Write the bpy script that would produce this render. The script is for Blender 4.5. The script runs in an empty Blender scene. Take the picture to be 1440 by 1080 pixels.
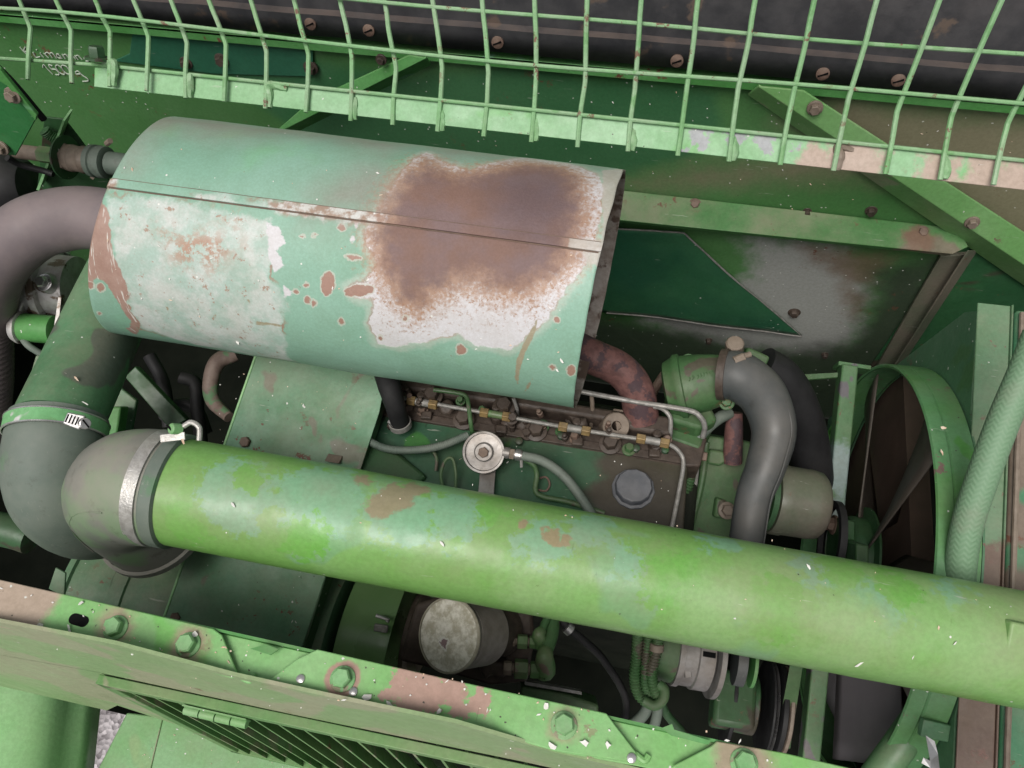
import bpy, bmesh, math, random
import numpy as np
from mathutils import Vector as V, Matrix, noise as mnoise
random.seed(7)
sc = bpy.context.scene
COL = sc.collection

# ---------------------------------------------------------------- camera
FPX = 1080.0                                   # focal length in photo pixels (1440 wide)
def _n(v): return V(v).normalized()
_ny = 623.0; _nx = (FPX*FPX - 1200*_ny)/7520
_X = -_n((-7520, 1200, -FPX)); _Z = -_n((_nx, -_ny, -FPX)); _Y = _Z.cross(_X)
ROT = Matrix((_X, _Y, _Z))                     # camera -> world
CAM = V((0, 0, 3.0))
cd = bpy.data.cameras.new('camera'); co = bpy.data.objects.new('camera', cd); COL.objects.link(co)
co.matrix_world = Matrix.Translation(CAM) @ ROT.to_4x4()
cd.sensor_width = 36; cd.lens = 36*FPX/1440; cd.clip_start = 0.02; cd.clip_end = 200
sc.camera = co

# ---------------------------------------------------------------- sky, sun, exposure
SUN_EL, SUN_AZ = math.radians(61), math.radians(194)       # azimuth clockwise from +Y
w = bpy.data.worlds.new('World'); sc.world = w; w.use_nodes = True
nt = w.node_tree; bg = nt.nodes['Background']
sky = nt.nodes.new('ShaderNodeTexSky'); sky.sky_type = 'NISHITA'; sky.sun_disc = False
sky.sun_elevation = SUN_EL; sky.sun_rotation = SUN_AZ; sky.dust_density = 4; sky.air_density = 1.0
hs = nt.nodes.new('ShaderNodeHueSaturation'); hs.inputs['Saturation'].default_value = 0.22
nt.links.new(sky.outputs[0], hs.inputs['Color']); nt.links.new(hs.outputs[0], bg.inputs['Color'])
bg.inputs['Strength'].default_value = 0.06
sl = bpy.data.lights.new('sun', 'SUN'); sl.energy = 1.5; sl.angle = math.radians(35); sl.color = (1, .97, .93)
so = bpy.data.objects.new('sun', sl); COL.objects.link(so)
sd = V((math.sin(SUN_AZ)*math.cos(SUN_EL), math.cos(SUN_AZ)*math.cos(SUN_EL), math.sin(SUN_EL)))
so.rotation_euler = sd.to_track_quat('Z', 'Y').to_euler(); so.location = sd*6
vs = sc.view_settings; vs.view_transform = 'Standard'; vs.look = 'None'; vs.gamma = 1; vs.exposure = 0.78
sc.render.engine = 'CYCLES'

# ---------------------------------------------------------------- photo pixel -> place
def ray(px, py): return ROT @ V(((px-720)/FPX, -(py-540)/FPX, -1))
def PZ(px, py, z): d = ray(px, py); return CAM + d*((z-CAM.z)/d.z)
def PY(px, py, y): d = ray(px, py); return CAM + d*((y-CAM.y)/d.y)
def PX(px, py, x): d = ray(px, py); return CAM + d*((x-CAM.x)/d.x)
def FW(px, py): d = ray(px, py); return CAM + d*(.134/(d.y-.08*d.z))      # sloping front side panel
def IMG(dx, dy, dz=0): return ROT @ V((dx, -dy, dz))                       # direction as seen

# ---------------------------------------------------------------- meshes
class B:
    def __init__(s): s.v = []; s.f = []; s.uv = None
    def add(s, v, f):
        o = len(s.v); s.v += [V(p) for p in v]; s.f += [[i+o for i in q] for q in f]; return s
def frame(a):
    a = V(a).normalized(); h = V((0, 0, 1)) if abs(a.z) < .9 else V((0, 1, 0))
    u = a.cross(h).normalized(); return a, u, a.cross(u).normalized()
def lathe(p, axis, prof, n=32, b=None, arc=None, cap=True):
    """prof: (distance along axis, radius)"""
    b = b or B(); a, u, v = frame(axis); p = V(p); vs_, fs = [], []
    for s, r in prof:
        for k in range(n):
            t = 2*math.pi*k/n; vs_.append(p + a*s + (u*math.cos(t)+v*math.sin(t))*r)
    for i in range(len(prof)-1):
        for k in range(n):
            k2 = (k+1) % n; fs.append([i*n+k, i*n+k2, (i+1)*n+k2, (i+1)*n+k])
    if cap:
        if prof[0][1] > 1e-5: fs.append(list(range(n))[::-1])
        if prof[-1][1] > 1e-5: fs.append([(len(prof)-1)*n+k for k in range(n)])
    return b.add(vs_, fs)
def cyl(p0, p1, r0, r1=None, n=24, b=None, cap=True):
    d = V(p1)-V(p0); return lathe(p0, d, [(0, r0), (d.length, r0 if r1 is None else r1)], n, b, cap=cap)
def spline(pts, sub=8):
    pts = [V(p) for p in pts]
    if len(pts) == 2: return [pts[0].lerp(pts[1], i/sub) for i in range(sub+1)]
    P = [2*pts[0]-pts[1]] + pts + [2*pts[-1]-pts[-2]]; out = []
    for i in range(1, len(P)-2):
        for k in range(sub):
            t = k/sub; a, b_, c, d = P[i-1], P[i], P[i+1], P[i+2]
            out.append(.5*((2*b_)+(c-a)*t+(2*a-5*b_+4*c-d)*t*t+(3*b_-a-3*c+d)*t*t*t))
    return out+[pts[-1]]
def tube(pts, r, n=14, sub=8, b=None, rib=None, raw=False, cap=True):
    """r: radius or list per control point; rib=(pitch, depth)"""
    b = b or B(); c = list(map(V, pts)) if raw else spline(pts, sub)
    rs = [r]*len(pts) if not isinstance(r, (list, tuple)) else list(r)
    m = len(c)-1; L = [0]
    for i in range(m): L.append(L[-1]+(c[i+1]-c[i]).length)
    rad = [float(np.interp(i/m*(len(rs)-1), range(len(rs)), rs)) for i in range(m+1)]
    if rib:
        k = int(L[-1]/rib[0]*6); xs = [L[-1]*i/k for i in range(k+1)]; nc = []
        for x in xs:
            j = max(0, min(m-1, int(np.searchsorted(L, x))-1)); t = (x-L[j])/max(1e-9, L[j+1]-L[j]); nc.append(c[j].lerp(c[j+1], t))
        rad = [float(np.interp(x, L, rad))+rib[1]*math.sin(2*math.pi*x/rib[0]) for x in xs]; c = nc; m = k; L = xs
    T = [(c[min(i+1, m)]-c[max(i-1, 0)]).normalized() for i in range(m+1)]
    _, u, _v = frame(T[0]); vs_, fs, uv = [], [], []
    for i in range(m+1):
        u = (u-T[i]*u.dot(T[i])).normalized(); w_ = T[i].cross(u)
        for k in range(n):
            t = 2*math.pi*k/n; vs_.append(c[i]+(u*math.cos(t)+w_*math.sin(t))*rad[i]); uv.append((L[i], k/n))
    for i in range(m):
        for k in range(n):
            k2 = (k+1) % n; fs.append([i*n+k, i*n+k2, (i+1)*n+k2, (i+1)*n+k])
    if cap: fs.append(list(range(n))[::-1]); fs.append([m*n+k for k in range(n)])
    if not b.v: b.uv = uv
    return b.add(vs_, fs)
def prism(poly, vec, b=None):
    b = b or B(); n = len(poly); vec = V(vec); p = [V(q) for q in poly]
    nrm = sum(((p[i]-p[0]).cross(p[(i+1) % n]-p[0]) for i in range(1, n-1)), V())
    if nrm.dot(vec) > 0: p = p[::-1]
    return b.add(p+[q+vec for q in p], [list(range(n)), [n+i for i in range(n)][::-1]] +
                 [[i, i+n, (i+1) % n+n, (i+1) % n] for i in range(n)])
def box(c, ax, half, b=None):
    a, u, v = [V(q).normalized() for q in ax]; c = V(c)
    p = [c-a*half[0]+u*(sx*half[1])+v*(sy*half[2]) for sx, sy in ((-1, -1), (1, -1), (1, 1), (-1, 1))]
    return prism(p, a*2*half[0], b)
AX = (V((1, 0, 0)), V((0, 1, 0)), V((0, 0, 1)))
def wbox(x0, x1, y0, y1, z0, z1, b=None):
    return box(((x0+x1)/2, (y0+y1)/2, (z0+z1)/2), AX, ((x1-x0)/2, (y1-y0)/2, (z1-z0)/2), b)
def bolt(p, nrm, r=.010, h=.008, washer=1.45, b=None, rot=0.3):
    b = b or B(); a, u, v = frame(nrm); p = V(p); o = 0
    if washer: lathe(p-a*.002, a, [(0, r*washer), (.0035, r*washer), (.0042, r*washer*.93)], 20, b); o = .0022
    hp = [p+a*o+(u*math.cos(rot+k*math.pi/3)+v*math.sin(rot+k*math.pi/3))*r for k in range(6)]
    t1 = [q+a*h*.82 for q in hp]; cen = p+a*o; t2 = [cen+(q-cen)*.86+a*h for q in hp]
    fs = [[i, (i+1) % 6, (i+1) % 6+6, i+6] for i in range(6)]+[[i+6, (i+1) % 6+6, (i+1) % 6+12, i+12] for i in range(6)]+[[12+i for i in range(6)]]
    return b.add(hp+t1+t2, fs)
ORG = {}
def thing(name, label, cat, loc=(0, 0, 0), group=None):
    o = bpy.data.objects.new(name, None); COL.objects.link(o); o.location = loc; o.empty_display_size = .05
    o['label'] = label; o['category'] = cat
    if group: o['group'] = group
    ORG[o.name] = V(loc); return o
def obj(name, b, m, parent=None, smooth=35, bevel=0, label=None, cat=None, group=None, kind=None, solid=0, seg=2, mat2=None):
    me = bpy.data.meshes.new(name); L = ORG[parent.name] if parent else V()
    if not parent and not kind:
        L = sum(b.v, V())/len(b.v); L.z = min(q.z for q in b.v)
    me.from_pydata([tuple(q-L) for q in b.v], [], b.f)
    if b.uv and len(b.uv) == len(b.v):
        lay = me.uv_layers.new(name='UVMap')
        n_ = len(b.uv)
        for poly in me.polygons:
            vv = [b.uv[me.loops[i].vertex_index][1] for i in poly.loop_indices]; wrap = max(vv)-min(vv) > .5
            for i in poly.loop_indices:
                u_, v_ = b.uv[me.loops[i].vertex_index]; lay.data[i].uv = (u_, v_+(1 if wrap and v_ < .5 else 0))
    me.materials.append(m)
    if mat2: me.materials.append(mat2)
    if smooth:
        me.shade_smooth(); me.set_sharp_from_angle(angle=math.radians(smooth))
    o = bpy.data.objects.new(name, me); COL.objects.link(o)
    if parent: o.parent = parent
    else: o.location = L
    ORG[o.name] = L
    if solid: q = o.modifiers.new('solid', 'SOLIDIFY'); q.thickness = solid; q.offset = -1; q.material_offset = q.material_offset_rim = 1 if mat2 else 0
    if bevel: q = o.modifiers.new('bevel', 'BEVEL'); q.width = bevel; q.segments = seg; q.limit_method = 'ANGLE'; q.angle_limit = math.radians(40)
    for k, x in (('label', label), ('category', cat), ('group', group), ('kind', kind)):
        if x: o[k] = x
    return o
def grid(c00, c10, c11, c01, nu, nv, fn=None):
    b = B(); c00, c10, c11, c01 = map(V, (c00, c10, c11, c01)); vv, ff = [], []
    for j in range(nv+1):
        for i in range(nu+1):
            u, v = i/nu, j/nv; p = c00.lerp(c10, u).lerp(c01.lerp(c11, u), v); vv.append(fn(p) if fn else p)
    for j in range(nv):
        for i in range(nu): a = j*(nu+1)+i; ff.append([a, a+1, a+nu+2, a+nu+1])
    return b.add(vv, ff)
def sdf_attr(o, name, polys, param):
    """signed distance (metres, + inside) from each vertex to outlines given in the surface's own 2-D coordinates"""
    me = o.data; n = len(me.vertices); co_ = np.empty(n*3); me.vertices.foreach_get('co', co_); co_ = co_.reshape(-1, 3)+np.array(ORG[o.name])
    q = param(co_); best = np.full(n, -9.)
    for poly in polys:
        P = np.array(poly); d2 = np.full(n, 9.); ins = np.zeros(n, bool); m = len(P)
        for i in range(m):
            a, b = P[i], P[(i+1) % m]; e = b-a; w_ = q-a; t = np.clip((w_@e)/max(e@e, 1e-12), 0, 1)
            d2 = np.minimum(d2, ((w_-t[:, None]*e)**2).sum(1))
            c1 = (a[1] <= q[:, 1]) != (b[1] <= q[:, 1])
            with np.errstate(divide='ignore', invalid='ignore'):
                xi = a[0]+(q[:, 1]-a[1])/(b[1]-a[1])*e[0]
            ins ^= c1 & (q[:, 0] < xi)
        best = np.maximum(best, np.where(ins, 1, -1)*np.sqrt(d2))
    at = me.attributes.new(name, 'FLOAT', 'POINT'); at.data.foreach_set('value', best.astype(np.float32))

# ---------------------------------------------------------------- materials
class NT:
    def __init__(s, name):
        s.m = bpy.data.materials.new(name); s.m.use_nodes = True; s.t = s.m.node_tree; s.bs = s.t.nodes['Principled BSDF']
        s.geo = s.new('ShaderNodeNewGeometry'); s.pos = s.geo.outputs['Position']
    def new(s, t): return s.t.nodes.new(t)
    def put(s, sock, x):
        if isinstance(x, bpy.types.NodeSocket): s.t.links.new(x, sock)
        elif isinstance(x, (tuple, list)) and len(x) == 3 and sock.type == 'RGBA': sock.default_value = (*x, 1)
        else: sock.default_value = x
    def noise(s, scale, detail=4, rough=.55, off=0, vec=None, dist=0):
        n = s.new('ShaderNodeTexNoise'); v = vec or s.pos
        if off: 
            a = s.new('ShaderNodeVectorMath'); s.put(a.inputs[0], v); a.inputs[1].default_value = (off, off*.7, -off*.3); v = a.outputs[0]
        s.put(n.inputs['Vector'], v); n.inputs['Scale'].default_value = scale; n.inputs['Detail'].default_value = detail
        n.inputs['Roughness'].default_value = rough; n.inputs['Distortion'].default_value = dist; return n.outputs['Fac']
    def ramp(s, x, lo, hi, a=0, b=1, smooth=True):
        n = s.new('ShaderNodeMapRange'); n.interpolation_type = 'SMOOTHSTEP' if smooth else 'LINEAR'
        s.put(n.inputs['Value'], x); n.inputs['From Min'].default_value = lo; n.inputs['From Max'].default_value = hi
        n.inputs['To Min'].default_value = a; n.inputs['To Max'].default_value = b; return n.outputs['Result']
    def op(s, o, a, b=0, clamp=False):
        n = s.new('ShaderNodeMath'); n.operation = o; s.put(n.inputs[0], a); s.put(n.inputs[1], b); n.use_clamp = clamp; return n.outputs[0]
    def mix(s, f, a, b, mode='MIX'):
        n = s.new('ShaderNodeMix'); n.data_type = 'RGBA'; n.blend_type = mode; s.put(n.inputs[0], f)
        s.put(n.inputs[6], a); s.put(n.inputs[7], b); return n.outputs[2]
    def attr(s, name):
        n = s.new('ShaderNodeAttribute'); n.attribute_name = name; return n.outputs['Fac']
    def dist(s, p):
        n = s.new('ShaderNodeVectorMath'); n.operation = 'DISTANCE'; s.put(n.inputs[0], s.pos); n.inputs[1].default_value = tuple(p); return n.outputs['Value']
    def voro(s, scale, off=0):
        n = s.new('ShaderNodeTexVoronoi'); n.inputs['Scale'].default_value = scale
        a = s.new('ShaderNodeVectorMath'); s.put(a.inputs[0], s.pos); a.inputs[1].default_value = (off, off, off)
        # stretch the cells so the flecks are slivers, not dots
        s.put(n.inputs['Vector'], a.outputs[0]); return n.outputs['Distance'], n.outputs['Color']
    def nz(s):
        n = s.new('ShaderNodeSeparateXYZ'); s.put(n.inputs[0], s.geo.outputs['Normal']); return n.outputs[2]
    def bump(s, h, strength=.2, dist=.002):
        n = s.new('ShaderNodeBump'); n.inputs['Strength'].default_value = strength; n.inputs['Distance'].default_value = dist
        s.put(n.inputs['Height'], h); s.put(s.bs.inputs['Normal'], n.outputs[0])
    def out(s, col, rough=.5, metal=0, spec=.5):
        s.put(s.bs.inputs['Base Color'], col); s.put(s.bs.inputs['Roughness'], rough); s.put(s.bs.inputs['Metallic'], metal)
        s.bs.inputs['Specular IOR Level'].default_value = spec; return s.m
DUST = (.30, .245, .185); RUST = (.20, .085, .05)
_mo = [0]
def paint(name, c1, c2, c3=None, dust=.3, rust=.25, fleck=.5, rough=.48, scale=7, spots=(), attrs=(), rustcol=RUST, dustcol=DUST, patch=.60, grime=.35, spec=.4, bump=.25, scr=.7):
    """weathered paint: two paint tones in soft clouds, touched-up patches, dust settled on top, rust chips, pale flecks"""
    N = NT(name); _mo[0] += 3.7; o = _mo[0]
    c = N.mix(N.ramp(N.noise(scale, 5, off=o), .36, .64), c1, c2)
    if c3: c = N.mix(N.ramp(N.noise(scale*.9, 3, off=o+11, dist=.4), patch, patch+.035), c, c3)
    for col, lst, amp, soft in spots:
        d = None
        for p, r in lst:
            q = N.op('SUBTRACT', r, N.dist(p)); d = q if d is None else N.op('MAXIMUM', d, q)
        d = N.op('ADD', d, N.op('MULTIPLY', N.op('SUBTRACT', N.noise(55, 5, .65, off=o+5), .5), amp))
        c = N.mix(N.ramp(d, -soft, soft), c, col)
    for a, col, amp, soft, sc_, mx in attrs:
        nn = N.op('MULTIPLY', N.op('SUBTRACT', N.noise(sc_, 6, .68, off=o+9), .5), amp)
        c = N.mix(N.ramp(N.op('ADD', N.attr(a), nn), -soft, soft, 0, mx), c, col)
    c = N.mix(N.ramp(N.noise(150, 3, .7, off=o), .3, .7, grime, 0), c, N.mix(1, c, (.55, .55, .5), 'MULTIPLY'))
    if dust:
        d = N.op('MULTIPLY', N.ramp(N.nz(), .1, .95), N.ramp(N.noise(9, 5, .62, off=o+21), .32, .72))
        d = N.op('MULTIPLY', d, dust); d = N.op('ADD', d, N.ramp(N.noise(260, 2, .7, off=o+2), .5, .9, 0, dust*.35)); c = N.mix(d, c, dustcol)
    h = N.noise(90, 4, .6, off=o)
    if rust:
        f = N.op('MULTIPLY', N.ramp(N.noise(38, 6, .7, off=o+31), .60, .63), N.ramp(N.noise(6, 3, off=o+41), .60-.25*rust, .72-.25*rust))
        c = N.mix(f, c, N.mix(N.noise(120, 3), rustcol, (rustcol[0]*.45, rustcol[1]*.4, rustcol[2]*.45)))
        h = N.op('SUBTRACT', h, N.op('MULTIPLY', f, .6))
    if scr:
        mp = N.new('ShaderNodeMapping'); N.put(mp.inputs['Vector'], N.pos); mp.inputs['Scale'].default_value = (14, 150, 150); mp.inputs['Rotation'].default_value = (.3, .5, o)
        f = N.op('MULTIPLY', N.ramp(N.noise(1, 3, .6, vec=mp.outputs[0]), .68, .71), N.ramp(N.noise(11, 3, off=o+51), .5, .62)); c = N.mix(N.op('MULTIPLY', f, scr), c, N.mix(.5, c, (.55, .53, .47)))
        mp = N.new('ShaderNodeMapping'); N.put(mp.inputs['Vector'], N.pos); mp.inputs['Scale'].default_value = (120, 10, 120); mp.inputs['Rotation'].default_value = (1.1, o, .4)
        f = N.op('MULTIPLY', N.ramp(N.noise(1, 3, .6, vec=mp.outputs[0]), .70, .73), N.ramp(N.noise(9, 3, off=o+61), .52, .6)); c = N.mix(N.op('MULTIPLY', f, scr*.8), c, N.mix(1, c, (.45, .42, .38), 'MULTIPLY'))
    if fleck:
        d, cl = N.voro(46, o); sx = N.new('ShaderNodeSeparateColor'); N.put(sx.inputs[0], cl)
        dd = N.op('ADD', d, N.op('MULTIPLY', N.op('SUBTRACT', N.noise(190, 3, off=o), .5), .35))
        f = N.op('MULTIPLY', N.ramp(dd, .10, .06), N.ramp(sx.outputs[0], 1-.10*fleck, 1.001-.10*fleck)); c = N.mix(f, c, (.72, .70, .66))
        d, cl = N.voro(120, o+5); sx = N.new('ShaderNodeSeparateColor'); N.put(sx.inputs[0], cl)
        d = N.op('ADD', d, N.op('MULTIPLY', N.op('SUBTRACT', N.noise(420, 3, off=o), .5), .5)); f = N.op('MULTIPLY', N.ramp(d, .20, .12), N.ramp(sx.outputs[1], 1-.05*fleck, 1.001-.05*fleck)); c = N.mix(f, c, (.6, .6, .55))
        f = N.op('MULTIPLY', N.ramp(d, .14, .08), N.ramp(sx.outputs[2], 1-.05*fleck, 1.001-.05*fleck)); c = N.mix(f, c, (.06, .055, .04))
    N.bump(h, bump, .0015)
    return N.out(c, N.ramp(N.noise(25, 4, off=o), .3, .7, rough-.1, rough+.14), 0, spec)
def plain(name, c1, c2, rough=.5, metal=0, scale=40, dust=0, bump=.2, dustcol=DUST, spec=.4, c3=None, patch=.58, scuff=0):
    N = NT(name); _mo[0] += 2.3; o = _mo[0]
    c = N.mix(N.ramp(N.noise(scale, 5, .65, off=o), .32, .68), c1, c2)
    if c3: c = N.mix(N.ramp(N.noise(scale*.5, 5, .6, off=o+7), patch, patch+.06), c, c3)
    mt = metal
    if scuff:
        f = N.op('MULTIPLY', N.ramp(N.noise(120, 6, .8, off=o+3, dist=1.2), .60, .66), N.ramp(N.noise(12, 4, off=o+13), .5, .66)); c = N.mix(N.op('MULTIPLY', f, scuff), c, (.42, .41, .37))
        f = N.op('MULTIPLY', N.ramp(N.noise(40, 6, .7, off=o+23), .57, .66), scuff); c = N.mix(f, c, N.mix(1, c, (.5, .48, .45), 'MULTIPLY'))
    if dust:
        d = N.op('MULTIPLY', N.ramp(N.nz(), 0, .9), N.ramp(N.noise(14, 5, .65, off=o+3), .3, .7, dust*.3, dust)); c = N.mix(d, c, dustcol)
        if metal: mt = N.op('MULTIPLY', metal, N.op('SUBTRACT', 1, d))
    N.bump(N.noise(scale*3, 4, .6, off=o), bump, .0012)
    return N.out(c, N.ramp(N.noise(scale*.7, 4, off=o), .3, .7, max(.05, rough-.1), rough+.12), mt, spec)
def PD(px, py, d): return CAM + ray(px, py)*d
# ---------------------------------------------------------------- the paints and metals of this machine
M_wall = paint('wall_green_paint', (.065, .185, .055), (.088, .22, .075), (.035, .15, .075), dust=.25, rust=.15, fleck=.35, rough=.42, scale=2.2, patch=.66,
               attrs=[('teal', (.032, .135, .068), .05, .02, 9, .6), ('tan', (.25, .20, .14), .09, .05, 16, .8), ('grey', (.36, .355, .345), .14, .04, 24, .9), ('brown', (.17, .12, .08), .07, .03, 30, .8), ('lowdark', (.035, .038, .032), .10, .05, 14, .85)])
M_green = paint('machine_green_paint', (.075, .26, .065), (.11, .32, .10), (.16, .36, .20), dust=.25, rust=.3, fleck=.5)
M_dull = paint('dull_green_paint', (.07, .17, .085), (.10, .22, .12), (.13, .13, .085), dust=.4, rust=.45, fleck=.6, scale=9)
M_dark = paint('grimy_green_paint', (.025, .075, .028), (.035, .10, .038), (.05, .045, .03), dustcol=(.08, .07, .05), dust=.35, rust=.3, fleck=.3, scale=10)
M_guard = paint('belt_guard_paint', (.085, .22, .11), (.12, .27, .155), (.14, .15, .10), dust=.3, rust=.75, fleck=.7, scale=9, rough=.5)
M_inner = plain('rusty_inner_sheet', (.16, .12, .095), (.30, .27, .24), .7, 0, 40, bump=.8, c3=(.09, .06, .045), patch=.5)
M_pale = paint('pale_sunned_green_paint', (.24, .50, .22), (.28, .54, .26), (.22, .50, .18), dust=.22, rust=.28, fleck=.25, scale=8, rough=.5, rustcol=(.33, .19, .13), dustcol=(.40, .33, .26))
M_wire = paint('grille_wire_paint', (.21, .41, .19), (.27, .42, .245), (.17, .36, .15), dust=.15, rust=.8, fleck=0, scale=14, rustcol=(.24, .14, .09))
M_dusty = paint('dust_laden_green_paint', (.22, .345, .15), (.275, .35, .185), (.31, .33, .205), dust=.22, rust=.1, fleck=.25, scale=5, patch=.5, dustcol=(.42, .36, .27))
M_slat = paint('louvre_green_paint', (.11, .25, .08), (.15, .27, .10), (.26, .28, .17), dust=.3, rust=.1, fleck=.1, scale=9)
M_fender = paint('glossy_green_paint', (.19, .40, .16), (.23, .44, .19), None, dust=.12, rust=.02, fleck=.05, rough=.36, scale=4)
M_step = paint('platform_green_paint', (.16, .36, .13), (.21, .40, .19), (.23, .36, .16), dust=.25, rust=.12, fleck=.5, scale=6)
M_castgreen = paint('cast_green_paint', (.043, .112, .038), (.06, .142, .05), (.08, .072, .05), dust=.45, dustcol=(.14, .12, .085), rust=.3, fleck=.1, scale=18, rough=.52, bump=.5)
M_cover = paint('valve_cover_paint', (.028, .09, .048), (.036, .11, .055), (.04, .16, .034), dust=.3, dustcol=(.10, .085, .06), rust=.1, fleck=.2, scale=9, patch=.56,
                attrs=[('grease', (.050, .038, .028), .05, .012, 22, .95)])
M_head = plain('oily_brown_iron', (.038, .027, .021), (.072, .052, .040), .55, 0, 45, dust=.25, bump=.7, dustcol=(.10, .078, .06))
M_iron = plain('rusty_brown_iron', (.10, .06, .045), (.16, .10, .075), .7, 0, 60, dust=.3, bump=.6)
M_fit = plain('dusty_brown_fitting', (.14, .105, .08), (.21, .165, .13), .6, 0, 55, dust=.3, bump=.4)
M_fitg = paint('green_splashed_fitting', (.08, .19, .06), (.12, .17, .08), (.14, .11, .08), dust=.3, rust=.3, fleck=0, scale=40)
M_black = plain('black_rubber', (.010, .010, .011), (.018, .018, .019), .6, 0, 30, spec=.25, dust=.25, dustcol=(.06, .055, .05))
M_void = plain('slot_shade_black', (.004, .004, .004), (.008, .008, .008), .8, 0, 25, spec=.05)  # near black for slot and vent inserts, painted in place of hole shade
M_blacksheet = plain('black_rubber_sheet', (.034, .034, .038), (.062, .060, .063), .55, 0, 22, dust=.6, bump=.6, dustcol=(.16, .12, .10), c3=(.12, .088, .07), patch=.60)
M_rubber = plain('dusty_grey_rubber', (.135, .145, .125), (.18, .18, .155), .66, 0, 7, dust=.6, bump=.25, dustcol=(.27, .245, .205), c3=(.14, .22, .12), patch=.54, scuff=.5)
M_rubberg = plain('green_grey_rubber', (.09, .125, .10), (.125, .155, .125), .6, 0, 16, dust=.4, bump=.25, dustcol=(.20, .205, .175), c3=(.07, .16, .08), patch=.66, scuff=.45)
M_hoseg = plain('smooth_slate_rubber', (.043, .050, .051), (.068, .074, .074), .5, 0, 14, dust=.5, bump=.25, dustcol=(.145, .128, .11), scuff=.4)
M_mauve = plain('heat_browned_steel', (.135, .11, .115), (.17, .135, .135), .6, 0, 18, dust=.3, bump=.35, dustcol=(.26, .21, .20))
M_redpipe = plain('flaking_red_brown_pipe', (.10, .045, .04), (.17, .08, .07), .7, 0, 70, bump=.8, c3=(.065, .038, .042), patch=.5)
M_alu = plain('cast_aluminium', (.19, .18, .17), (.34, .33, .32), .45, .6, 35, dust=.6, bump=.4, dustcol=(.22, .17, .13))
M_steel = plain('bright_steel', (.48, .46, .45), (.62, .61, .60), .34, .9, 60, dust=.2, dustcol=(.3, .26, .22))
M_oldsteel = plain('weathered_steel_line', (.20, .195, .18), (.33, .32, .30), .55, .4, 90, bump=.5, dust=.2)
M_brass = plain('tarnished_brass', (.20, .13, .05), (.36, .24, .09), .5, .5, 90, dust=.35, bump=.3)
M_white = plain('pale_flake', (.62, .60, .55), (.75, .73, .69), .7, 0, 200)
M_straw = plain('straw_flake', (.55, .36, .24), (.70, .58, .46), .7, 0, 200)
M_chalk = plain('chalk', (.36, .42, .33), (.50, .54, .46), .9, 0, 400)
M_zinc = plain('zinc_band', (.33, .32, .30), (.46, .45, .43), .4, .5, 110, bump=.5, dust=.25)
M_bolt = paint('painted_bolt', (.17, .38, .15), (.22, .42, .19), (.25, .24, .15), dust=.3, rust=.5, fleck=0, scale=60)
M_cream = plain('mud_caked_tin', (.26, .235, .175), (.40, .375, .29), .68, 0, 50, dust=.15, bump=.9, c3=(.56, .54, .45), patch=.60)
M_cap = plain('grey_plastic_cap', (.06, .067, .08), (.11, .115, .13), .5, 0, 40, scuff=.4, dust=.3, bump=.2, dustcol=(.28, .26, .24))

# ---------------------------------------------------------------- the setting
def gravel():
    N = NT('gravel'); n = N.noise(60, 6, .7); v = N.new('ShaderNodeTexVoronoi'); v.inputs['Scale'].default_value = 55; N.put(v.inputs['Vector'], N.pos)
    s = N.new('ShaderNodeSeparateColor'); N.put(s.inputs[0], v.outputs['Color'])
    c = N.mix(s.outputs[0], (.17, .15, .155), (.50, .46, .47)); N.bump(v.outputs['Distance'], 1, .01); return N.out(c, .9)
obj('ground', grid((-12, -12, 0), (12, -12, 0), (12, 12, 0), (-12, 12, 0), 1, 1), gravel(), kind='structure', smooth=0)
WY = 1.15

# ---------------------------------------------------------------- rear wall of the engine bay
bw = thing('bulkhead', 'tall green sheet metal wall with bolted braces behind the muffler shield', 'panel', (0, WY, 1.0))
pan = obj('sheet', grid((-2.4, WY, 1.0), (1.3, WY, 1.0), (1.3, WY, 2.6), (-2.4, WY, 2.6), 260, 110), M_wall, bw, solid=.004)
pxw = lambda P: [((q := PY(px, py, WY)).x, q.z) for px, py in P]
xz = lambda c: c[:, [0, 2]]
sdf_attr(pan, 'teal', [pxw([(200, 40), (430, 80), (560, 110), (720, 95), (1010, 125), (1020, 205), (870, 250), (870, 320), (420, 190), (330, 115), (210, 95)])], xz)
sdf_attr(pan, 'tan', [pxw([(1180, 135), (1500, 170), (1500, 380), (1380, 330), (1300, 250), (1180, 250), (1000, 262), (870, 258), (960, 245), (1150, 215), (1110, 170)])], xz)
sdf_attr(pan, 'grey', [pxw([(1050, 330), (1180, 345), (1220, 400), (1205, 480), (1150, 500), (1050, 492), (960, 470), (900, 450), (1000, 420), (1060, 380)])], xz)
sdf_attr(pan, 'brown', [pxw([(1120, 345), (1260, 360), (1225, 400), (1190, 400)]), pxw([(1180, 400), (1220, 420), (1200, 450)])], xz)
sdf_attr(pan, 'lowdark', [pxw([(800, 445), (900, 452), (1000, 475), (1090, 492), (1190, 485), (1225, 430), (1235, 380), (1310, 360), (1340, 360), (1260, 540), (1100, 700), (700, 700), (700, 500)])], xz)  # darker tone over the lower wall and its right corner
# proud dark plate behind the grille (its near corner is cut)
obj('stiffener_plate', prism([PY(*q, WY-.006) for q in [(187, 40), (182, 76), (160, 86), (300, 104), (440, 108), (440, 60)]], (0, .004, 0)),
    paint('plate_teal_paint', (.022, .115, .065), (.03, .14, .075), (.12, .10, .07), dust=.1, rust=.2, fleck=.2, scale=5, patch=.7), bw, bevel=.001)
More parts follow.
